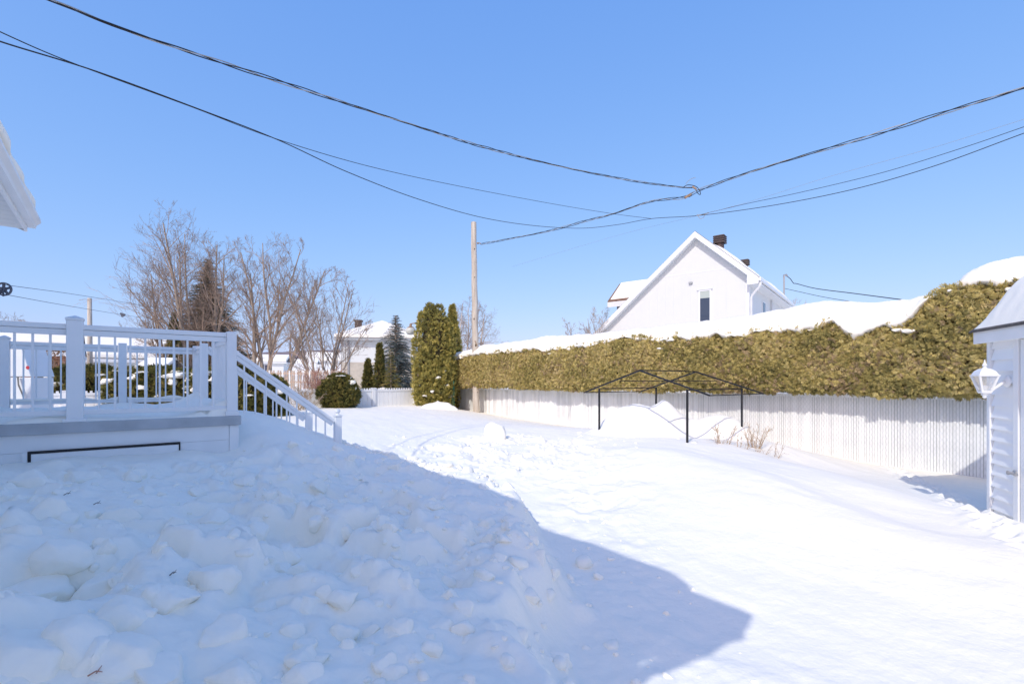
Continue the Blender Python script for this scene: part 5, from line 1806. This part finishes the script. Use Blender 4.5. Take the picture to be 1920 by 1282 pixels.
def twist(path, rad, pitch, thick, label, mats, name='power_cable', n=3):
    t = thing(name, path[0], label, 'cable')
    dist = [0]
    for a, c_ in zip(path[:-1], path[1:]):
        dist.append(dist[-1] + (c_ - a).length)
    tot = dist[-1]
    m = int(tot / (pitch / 14))
    for k in range(n):
        pts = []
        j = 0
        for i in range(m + 1):
            s = tot * i / m
            while j < len(dist) - 2 and dist[j + 1] < s:
                j += 1
            f = (s - dist[j]) / max(1e-6, dist[j + 1] - dist[j])
            p = path[j].lerp(path[j + 1], f)
            d_ = (path[j + 1] - path[j]).normalized()
            sd = d_.cross(Vector((0, 0, 1))).normalized()
            u_ = sd.cross(d_)
            an = 2 * math.pi * (s / pitch + k / n) + 0.7 * math.sin(s * 0.9)
            rr_ = rad * (1 + 0.4 * math.sin(s * 1.7 + 1))
            pts.append(p + (sd * math.cos(an) + u_ * math.sin(an)) * rr_)
        MB().tube(pts, thick, 5).build('strand', mats[k], t, smooth=True)
    return t


FY = lambda px: 12141 / (px - 200)
main = smooth_path([(901, 458, 16.75), (960, 447, 15.8), (1030, 433, 14.5), (1100, 414, 13.4), (1150, 401, 12.7), (1220, 378, 11.85), (1285, 370, 11.1), (1310, 357, 10.85), (1400, 325, 10.0), (1500, 294, 9.25), (1600, 265, 8.6), (1750, 218, 7.8), (1920, 165, 7.0), (2100, 110, 6.3)])
dd_ = (main[-1] - main[-2]).normalized()
main += [main[-1] + dd_ * k + Vector((0, 0, 0.004 * k * k)) for k in range(1, 13)]
mt_ = twist(main, 0.020, 1.5, 0.0075, 'twisted power cable from the pole top to the upper right', [M['wire'], M['wire'], M['wire_bare']])
tap = smooth_path([W(4.4, -1.5, 4.25), (-80, -70, 3.2), (100, 2, 4.0), (250, 62, 4.7), (430, 122, 5.6), (600, 178, 6.5), (760, 230, 7.6), (900, 274, 8.7), (1050, 312, 9.8), (1180, 338, 10.6), (1265, 350, 11.0), (1298, 352, 11.0)])
twist(tap, 0.013, 1.35, 0.0062, 'twisted power cable running from the house to the overhead splice', [M['wire'], M['wire'], M['wire_bare']])
sp = P(1300, 358, 10.95)
o = thing('cable_splice', sp, 'small tangle of connectors where the two power cables meet', 'splice')
MB().bar(P(1284, 371, 11.0), P(1296, 364, 11.0), 0.04, 0.05).build('clamp', M['rust'], o)
b = MB()
b.tube([P(1286, 345, 11), P(1290, 340, 11), P(1297, 335, 11), P(1304, 333, 11)], 0.006, 5)
b.build('loose_end', M['wire_bare'], o)
b = MB()
b.tube(smooth_path([(1280, 352, 11), (1290, 347, 11), (1305, 350, 11), (1312, 358, 11), (1313, 365, 11), (1308, 362, 11), (1303, 352, 11)]), 0.008, 5)
b.build('loop', M['wire'], o)
MB().bar(P(1298, 350, 10.98), P(1306, 355, 10.98), 0.03, 0.03).build('clamp', M['rust'], o)


def wire(pts, rad, label, m='wire', name='telephone_cable', ext=False):
    path = smooth_path(pts)
    if ext:
        dd = (path[-1] - path[-2]).normalized()
        path += [path[-1] + dd * k + Vector((0, 0, 0.004 * k * k)) for k in range(1, 13)]
    o = MB().tube(path, rad, 5).build(name, M[m], None, smooth=True)
    return tag(o, label, 'cable')


wire([W(4.4, -1.5, 3.98), (-80, 45, 3.4), (0, 78, 3.8), (180, 134, 4.6), (360, 200, 5.5), (520, 262, 6.5), (650, 322, 7.6), (780, 372, 9.0), (900, 407, 10.6), (1000, 423, 12.0), (1090, 428, 13.0), (1160, 421, 12.6), (1222, 410, 11.9), (1312, 404, 10.9), (1450, 385, 9.7), (1600, 355, 8.7), (1750, 312, 7.8), (1920, 250, 7.0), (2060, 200, 6.4)], 0.0066, 'thick telephone cable sagging from upper left, across, to the right edge', ext=True)
wire([W(4.4, -1.5, 4.06), (-80, 22, 3.4), (0, 60, 3.8), (90, 100, 4.2), (180, 135, 4.62), (360, 201, 5.52), (525, 263, 6.5), (700, 314, 8.0), (870, 351, 9.8), (1040, 383, 11.6), (1150, 401, 12.4), (1222, 410, 11.88)], 0.0048, 'thin telephone cable splitting off below the power cable to the house')
wire([(1312, 403, 10.9), (1400, 382, 10.1), (1500, 361, 9.3), (1650, 325, 8.3), (1800, 279, 7.5), (1920, 238, 7.0), (2060, 190, 6.4)], 0.005, 'thin telephone cable just above the thick one at right', ext=True)
wire([(960, 500, 17.0), (1160, 441, 14.0), (1310, 404, 10.95), (1420, 374, 10.0), (1560, 330, 9.0), (1740, 280, 7.9), (1920, 224, 7.0)], 0.0025, 'faint hair thin wire crossing above the gable house', 'wire_bare', ext=True)
b = MB()
b.tube(smooth_path([(1308, 402, 10.88), (1310, 407, 10.88), (1314, 410, 10.88), (1319, 408, 10.88), (1322, 403, 10.88)]), 0.006, 5)
b.tube([P(1306, 404, 10.87), P(1320, 402, 10.87), P(1329, 399, 10.87)], 0.011, 6)
tag(b.build('wire_clamp', M['wire_bare']), 'pale wire clamp with a small loop on the telephone cable', 'clamp')
wire([(1476, 518, 30), (1482, 523, 30), (1488, 531, 30), (1494, 532, 30), (1530, 541, 28), (1600, 550, 25), (1700, 563, 21), (1760, 570, 19)], 0.022, 'service drop from the gable house mast to the right', name='power_cable')
wire([(1472, 541, 30), (1540, 556, 27), (1600, 566, 24), (1660, 575, 22)], 0.014, 'lower thin cable from the gable house mast to the right')

# ---------------------------------------------------------------- back fence of white vinyl panels
bf = thing('panel_fence', F(FLEN, 0, 0.4), 'low white vinyl panel fence along the back of the yard', 'fence')
BD = -V
B0 = F(FLEN + 0.1, 0, 0)


def B(t, o, z):
    p = B0 + BD * t + U * o
    return Vector((p.x, p.y, z))


def bbox(b, t0, t1, o0, o1, z0, z1):
    q = [(t0, o0), (t1, o0), (t1, o1), (t0, o1)]
    return b.hexa([B(t, o_, z0) for t, o_ in q], [B(t, o_, z1) for t, o_ in q])


for k in range(8):
    t0 = 0.2 + k * 1.55
    bbox(MB(), t0 - 0.06, t0 + 0.06, -0.06, 0.06, 0.2, 1.36).build('post', M['vinyl'], bf, bevel=0.006)
    bbox(MB(), t0 - 0.07, t0 + 0.07, -0.07, 0.07, 1.361, 1.385).build('post_cap', M['vinyl'], bf, bevel=0.006)
    bbox(MB(), t0 + 0.061, t0 + 1.489, -0.035, 0.035, 1.26, 1.32).build('top_rail', M['vinyl'], bf, bevel=0.006)
    for j in range(9):
        a = t0 + 0.065 + j * 0.158
        bbox(MB(), a, a + 0.153, -0.015, 0.015, 0.2, 1.259).build('board', M['vinyl'], bf, bevel=0.004)
    for j in range(15):
        a = t0 + 0.1 + j * 0.094
        bbox(MB(), a, a + 0.05, -0.012, 0.012, 1.3201, 1.37).build('picket_tip', M['vinyl'], bf)
# green stake
b = MB()
b.tube([P(847, 762, 16.9), P(851, 714, 16.9)], 0.018, 6)
b.tube([P(851, 765, 16.9), P(851.5, 724, 16.9)], 0.012, 6)
tag(b.build('garden_stake', M['green']), 'thin green garden stake beside the broad cedar', 'stake')
# old lamp on a post beside the cedars
lp = thing('yard_lamp', P(785, 740, 19.0), 'rusty hanging yard lamp with pale glass beside the broad cedar', 'lamp')
MB().tube([P(785, 760, 19.0), P(785, 586, 19.0)], 0.035, 8).build('post', M['fence_wood'], lp)
MB().tube([P(785, 607, 19.0), P(776, 606, 19.0), P(770, 607, 19)], 0.02, 6).build('arm', M['rust'], lp)
c = P(770, 618, 19.0)
MB().lathe(c, [(0.03, 0.24), (0.05, 0.20), (0.05, 0.13), (0.12, 0.10), (0.16, 0.06)], 14).build('hood', M['rust'], lp, smooth=True)
MB().lathe(c, [(0.165, 0.06), (0.19, 0.02), (0.19, -0.08), (0.15, -0.17), (0.08, -0.20), (0.001, -0.205)], 16).build('globe', M['lamp_glass'], lp, smooth=True)


# ---------------------------------------------------------------- neighbouring houses
def box_house(name, c, ax, w_, dp, zg, ze, zr, label, wall, hip=False, windows=(), over=0.4, chimney=None, lower=None, snow_t=0.35, ridge_along=True):
    """c: near left base corner; ax: direction of the front wall; zg ground, ze eave, zr ridge"""
    ax = ax.normalized()
    ay = Vector((-ax.y, ax.x, 0))
    t = thing(name, Vector((c.x, c.y, zg)), label, 'house')
    Q = lambda x, y, z: Vector((c.x, c.y, 0)) + ax * x + ay * y + Vector((0, 0, z))

    def bx(b, x0, x1, y0, y1, z0, z1):
        q = [(x0, y0), (x1, y0), (x1, y1), (x0, y1)]
        return b.hexa([Q(x, y, z0) for x, y in q], [Q(x, y, z1) for x, y in q])
    wl_ = bx(MB(), 0, w_, 0, dp, zg, ze).build('wall', wall, t)
    if lower:
        bx(MB(), -0.03, w_ + 0.03, -0.03, dp, zg, lower[0]).build('lower_wall', lower[1], t)
    o_ = over

    def roof_mesh(z_off, inset, nm, m_, grow=0.0):
        x0, x1, y0, y1 = -o_ + inset, w_ + o_ - inset, -o_ + inset, dp + o_ - inset
        b = MB()
        base_ = [Q(x0, y0, ze + z_off), Q(x1, y0, ze + z_off), Q(x1, y1, ze + z_off), Q(x0, y1, ze + z_off)]
        if grow:
            lo = [Q(x0 - .02, y0 - .02, ze + z_off - grow), Q(x1 + .02, y0 - .02, ze + z_off - grow), Q(x1 + .02, y1 + .02, ze + z_off - grow), Q(x0 - .02, y1 + .02, ze + z_off - grow)]
        if hip:
            hx = min((y1 - y0) / 2, (x1 - x0) / 2 - 0.05)
            rid = [Q(x0 + hx, (y0 + y1) / 2, zr + z_off), Q(x1 - hx, (y0 + y1) / 2, zr + z_off)]
            vs_ = base_ + rid
            fc = [(0, 1, 5, 4), (1, 2, 5), (2, 3, 4, 5), (3, 0, 4)]
        elif ridge_along:
            rid = [Q(x0, (y0 + y1) / 2, zr + z_off), Q(x1, (y0 + y1) / 2, zr + z_off)]
            vs_ = base_ + rid
            fc = [(0, 1, 5, 4), (1, 2, 5), (2, 3, 4, 5), (3, 0, 4)]
        else:
            rid = [Q((x0 + x1) / 2, y0, zr + z_off), Q((x0 + x1) / 2, y1, zr + z_off)]
            vs_ = base_ + rid
            fc = [(0, 1, 4), (1, 2, 5, 4), (2, 3, 5), (3, 0, 4, 5)]
        if grow:
            n_ = len(vs_)
            vs_ = vs_ + lo
            fc += [(n_, n_ + 1, 1, 0), (n_ + 1, n_ + 2, 2, 1), (n_ + 2, n_ + 3, 3, 2), (n_ + 3, n_, 0, 3), (n_ + 3, n_ + 2, n_ + 1, n_)]
        else:
            fc.append((3, 2, 1, 0))
        return b.add(vs_, fc).build(nm, m_, t, bevel=0.09 if grow else 0)
    bx(MB(), -o_, w_ + o_, -o_, dp + o_, ze - 0.22, ze - 0.001).build('fascia', M['grey_trim'] if hip else M['vinyl'], t)
    rf = roof_mesh(0.0, 0.0, 'roof', M['shingle'])
    roof_mesh(snow_t, 0.05, 'roof_snow', M['roof_snow'], grow=snow_t - 0.03)
    for x0, x1, z0, z1 in windows:
        f_ = bx(MB(), x0 - 0.08, x1 + 0.08, -0.06, 0.01, z0 - 0.08, z1 + 0.08).build('window', M['vinyl'], t)
        xm = (x0 + x1) / 2
        bx(MB(), x0, xm - 0.03, -0.07, -0.061, z0, z1).build('pane', M['glass'], f_)
        bx(MB(), xm + 0.03, x1, -0.07, -0.061, z0, z1).build('pane', M['glass'], f_)
    if chimney:
        x, y, s, z0, z1 = chimney
        bx(MB(), x, x + s, y, y + s, z0, z1).build('chimney', M['brown_vent'], rf)
        bx(MB(), x - 0.08, x + s + 0.08, y - 0.08, y + s + 0.08, z1 + 0.001, z1 + 0.14).build('chimney_cap', M['brown_vent'], rf)
    return t, Q, bx


def zat(py, Y):
    return CAMZ + (HOR - py) / FPX * Y


YH = 44.0
c = P(640, 715, YH)
t, Q, bx = box_house('hip_house', Vector((c.x, c.y, 0)), Vector((0.985, 0.17, 0)), 6.6, 7.0, -1.5, zat(634, YH), zat(606, YH + 3.5), 'two storey white house with snowy hip roof behind the spreading bare tree', M['siding'], hip=True, over=0.6,
                     chimney=(0.9, 1.9, 0.6, zat(625, YH), zat(597, YH)), lower=(zat(679, YH), M['beige']), windows=())
for x in (0.55, 5.0):
    bx(MB(), x, x + 0.14, -0.14, -0.035, -1.0, zat(638, YH)).build('downspout', M['steel'], t)
bx(MB(), 3.0, 4.3, -0.08, -0.035, zat(705, YH), zat(684, YH)).build('dark_door', M['beige'], t)
b = MB()
w0 = Q(0, 0, 0)
sd = Vector((-0.17, 0.985, 0))
f_ = MB().hexa([Q(-0.06, 2.2, zat(668, YH)), Q(0.01, 2.2, zat(668, YH)), Q(0.01, 3.6, zat(668, YH)), Q(-0.06, 3.6, zat(668, YH))], [Q(-0.06, 2.2, zat(641, YH)), Q(0.01, 2.2, zat(641, YH)), Q(0.01, 3.6, zat(641, YH)), Q(-0.06, 3.6, zat(641, YH))]).build('window', M['vinyl'], t)
MB().hexa([Q(-0.07, 2.3, zat(666, YH)), Q(-0.061, 2.3, zat(666, YH)), Q(-0.061, 3.5, zat(666, YH)), Q(-0.07, 3.5, zat(666, YH))], [Q(-0.07, 2.3, zat(643, YH)), Q(-0.061, 2.3, zat(643, YH)), Q(-0.061, 3.5, zat(643, YH)), Q(-0.07, 3.5, zat(643, YH))]).build('pane', M['blind'], f_)
bx(MB(), 6.9, 9.5, 1.0, 6.0, -1.5, zat(652, YH)).build('side_wing', M['siding'], t)

YB = 32.0
c = P(150, 715, YB)
box_house('bungalow', Vector((c.x, c.y, 0)), V, 5.2, 6, 0, zat(672, YB), zat(640, YB + 3.5), 'white bungalow under a broad snowy roof behind the deck', M['siding'], over=0.5, windows=((0.5, 1.6, zat(705, YB), zat(684, YB)), (3.2, 4.2, zat(705, YB), zat(684, YB))), chimney=(1.6, 3.2, 0.5, zat(650, YB + 3), zat(632, YB + 3)))
YK = 22.0
c = P(-60, 715, YK)
box_house('brick_house', Vector((c.x, c.y, 0)), V, 3.35, 5, 0, zat(655, YK), zat(622, YK + 3), 'red brick house under deep roof snow at the left, behind the railing', M['brick'], over=0.5, windows=((2.35, 2.75, zat(708, YK), zat(672, YK)), (0.8, 1.6, zat(708, YK), zat(672, YK))), snow_t=0.55)
YS = 19.0
c = P(256, 715, YS)
tt_, _, _ = box_house('garden_shed', Vector((c.x, c.y, 0)), Vector((0.99, 0.12, 0)), 0.95, 1.6, 0.2, zat(694, YS), zat(676, YS + 0.8), 'small shed with snowy roof behind the shrubs', M['fence_wood'], over=0.12, snow_t=0.14)
tt_['category'] = 'shed'
far = [(470, 80, 5, 678, 668, 'far low house with snowy roof seen under the upright bare tree'), (528, 95, 6, 690, 676, 'far snowy roofed house beside the dark bush top'), (552, 60, 5, 700, 688, 'far small house left of the spreading bare tree trunk'), (575, 120, 9, 676, 662, 'far house high on the slope left of the hip roofed house')]
for px, Y, w_, pe, pr_, lb in far:
    c = P(px, 715, Y)
    box_house('far_house', Vector((c.x, c.y, 0)), Vector((0.96, 0.28, 0)), w_, 7, -1, zat(pe, Y), zat(pr_, Y + 3), lb, M['siding'] if Y != 95 else M['beige'], over=0.5, windows=((w_ * .3, w_ * .3 + 1.2, zat(pe, Y) - 1.5, zat(pe, Y) - 0.5),), snow_t=0.4)
# utility pole beyond the deck
b0, b1 = P(169, 720, 30.0), P(168, 559, 30.0)
up2 = thing('utility_pole', b0, 'grey utility pole far behind the deck railing', 'utility pole')
MB().tube([b0, b0.lerp(b1, .5), b1], [0.14, 0.13, 0.11], 10).build('shaft', M['pole'], up2, smooth=True)
MB().tube([P(166, 562, 29.9), P(158, 561, 29.9), P(148, 563, 29.9)], [0.025, 0.02, 0.02], 6).build('lamp_arm', M['steel'], up2)
# clothesline pulley at the house corner and its two lines
pc = P(7, 542, 6.6)
pul = thing('clothesline_pulley', pc, 'dark spoked clothesline pulley wheel at the left edge', 'pulley')
axn = Vector((0.25, -0.95, 0)).normalized()
sx = Vector((0.95, 0.25, 0)).normalized()
up = Vector((0, 0, 1))
b = MB()
Ro, Ri, n = 0.092, 0.074, 28
for k in range(n):
    a, c_ = 2 * math.pi * k / n, 2 * math.pi * (k + 1) / n
    f = lambda an, r_, o_: pc + sx * (math.cos(an) * r_) + up * (math.sin(an) * r_) + axn * o_
    b.add([f(a, Ri, -.012), f(c_, Ri, -.012), f(c_, Ro, -.012), f(a, Ro, -.012), f(a, Ri, .012), f(c_, Ri, .012), f(c_, Ro, .012), f(a, Ro, .012)], [(3, 2, 1, 0), (4, 5, 6, 7), (0, 1, 5, 4), (2, 3, 7, 6)])
b.build('rim', M['wheel'], pul)
for k in range(5):
    a = 2 * math.pi * k / 5 + 0.3
    MB().bar(pc + sx * math.cos(a) * 0.015 + up * math.sin(a) * 0.015, pc + sx * math.cos(a) * 0.076 + up * math.sin(a) * 0.076, 0.03, 0.014, up=axn).build('spoke', M['wheel'], pul)
MB().lathe(pc - axn * 0.02, [(0.03, 0), (0.03, 0.04)], 12, axis=axn).build('hub', M['wheel'], pul)
MB().bar(pc + axn * 0.02, pc + axn * 0.02 - sx * 0.22 - up * 0.06, 0.02, 0.03).build('bracket', M['wheel'], pul)
MB().tube([pc + axn * 0.01 + up * -0.02, pc + up * -0.10 + sx * 0.0 + axn * 0.01], 0.012, 6).build('bolt', M['wheel'], pul)
wire([(9, 534, 6.6), (160, 555, 10), (300, 578, 18)], 0.004, 'upper clothesline running from the pulley into the trees', name='clothesline')['category'] = 'clothesline'
wire([(9, 552, 6.6), (120, 572, 9), (230, 590, 13), (300, 600, 18)], 0.004, 'lower clothesline running from the pulley into the trees', name='clothesline')['category'] = 'clothesline'
b = MB()
c = P(230, 590, 13)
b.bar(c + Vector((-.06, 0, .03)), c + Vector((.06, 0, -.01)), 0.03, 0.06)
b.lathe(c + Vector((0.0, -0.02, -0.03)), [(0.035, 0), (0.035, 0.02)], 10, axis=Vector((0, 1, 0)))
tag(b.build('line_tightener', M['wheel']), 'small dark line tightener hanging on the lower clothesline', 'tightener')
# white cabinet beyond the deck
cb0 = P(44, 770, 7.6)
cab = thing('white_cabinet', Vector((cb0.x, cb0.y, 0.9)), 'white upright cabinet with red mark and loose strap behind the left railing', 'cabinet')
Yc = 7.6
k = lambda px, py, dy=0: P(px, py, Yc) + Vector((0, dy, 0))
MB().hexa([k(-14, 706), k(58, 706), k(58, 706, .4), k(-14, 706, .4)], [k(-14, 640), k(36, 640), k(36, 640, .4), k(-14, 640, .4)]).build('upper_case', M['vinyl'], cab, bevel=0.01)
MB().hexa([k(-12, 775, .01), k(57, 775, .01), k(57, 775, .39), k(-12, 775, .39)], [k(-12, 707.5, .01), k(57, 707.5, .01), k(57, 707.5, .39), k(-12, 707.5, .39)]).build('lower_case', M['vinyl'], cab, bevel=0.01)
MB().lathe(k(52.5, 689, -.004), [(0.028, 0), (0.028, 0.003)], 14, axis=Vector((0, -1, 0))).build('red_mark', M['red'], cab)
b = MB()
b.add([k(34, 706, -.02), k(38, 706, -.02), k(41, 720, -.04), k(38, 722, -.04), k(47, 738, -.03), k(44.5, 740, -.03), k(48, 750, -.01), k(45, 750, -.01)], [(0, 1, 2, 3), (3, 2, 4, 5), (5, 4, 6, 7)])
b.build('strap', M['strap'], cab)
# bush with dry leaves in front of the brick house
c = gbase(92, 14.0, 0)
lb_ = bare_tree('leafy_bush', c, [(random.uniform(-.7, .7), random.uniform(-.3, .3), 1.5, random.uniform(-.25, .25), random.uniform(-.2, .2)) for _ in range(12)], 'bush with dry brown leaves left of the big deck post', 'bush', 77, mt=M['twig_tan'], mb=M['twig_tan'], rad0=0.02, counts=(6, 4, 3), levels=3, minr=0.005)
r = np.random.default_rng(9)
n = 1500
pos = np.stack([c.x + r.normal(0, 0.42, n), c.y + r.normal(0, 0.3, n), c.z + r.uniform(0.3, 1.75, n)], -1)
spray_obj('leaves', [sprays(pos, r.normal(size=(n, 3)), r.uniform(0.05, 0.09, n), r.random(n), FANS[:3], 3)], M['dry_leaf'], lb_)['kind'] = 'stuff'
# lattice fence of the neighbour
lf = thing('picket_fence', P(580, 735, 17.4), 'weathered wooden picket fence beyond the reddish bushes', 'fence')
for i in range(34):
    a = P(505 + i * 4.2, 735, 19.0 - i * 0.05)
    MB().bar(Vector((a.x, a.y, 0.6)), Vector((a.x, a.y, zat(694 + (i % 2), a.y))), 0.05, 0.02, up=Vector((0, 1, 0))).build('picket', M['fence_wood'] if i % 3 else M['vinyl'], lf)
for py in (700, 716):
    MB().bar(P(503, py, 19.05), P(648, py, 17.4), 0.03, 0.06).build('rail', M['fence_wood'], lf)

# ---------------------------------------------------------------- distant wooded hills
vs, nn_ = [], 160
for i in range(nn_):
    a = R(-62) + R(124) * i / (nn_ - 1)
    rad = 1500
    hgt = 70 + 22 * float(fbm(np.array([i * 0.05]), np.array([1.0]), s=90)[0]) + 25 * math.exp(-((i - 50) / 22) ** 2)
    for rr_, z in ((rad * 0.8, -5), (rad * 0.9, hgt * 0.45), (rad, hgt * 0.85), (rad * 1.08, hgt), (rad * 1.3, hgt * 0.6), (rad * 1.5, -5)):
        vs.append((rr_ * math.sin(a), rr_ * math.cos(a), z + 6 * float(vnoise(np.array([i * 0.6]), np.array([rr_ * 0.01]), s=91)[0])))
idx = np.arange(nn_ * 6).reshape(nn_, 6)
q = np.stack([idx[:-1, :-1], idx[1:, :-1], idx[1:, 1:], idx[:-1, 1:]], -1).reshape(-1, 4)
hl = put('hills', mesh_np('hills', np.array(vs), q), M['hill'], smooth=True)
hl['kind'] = 'structure'
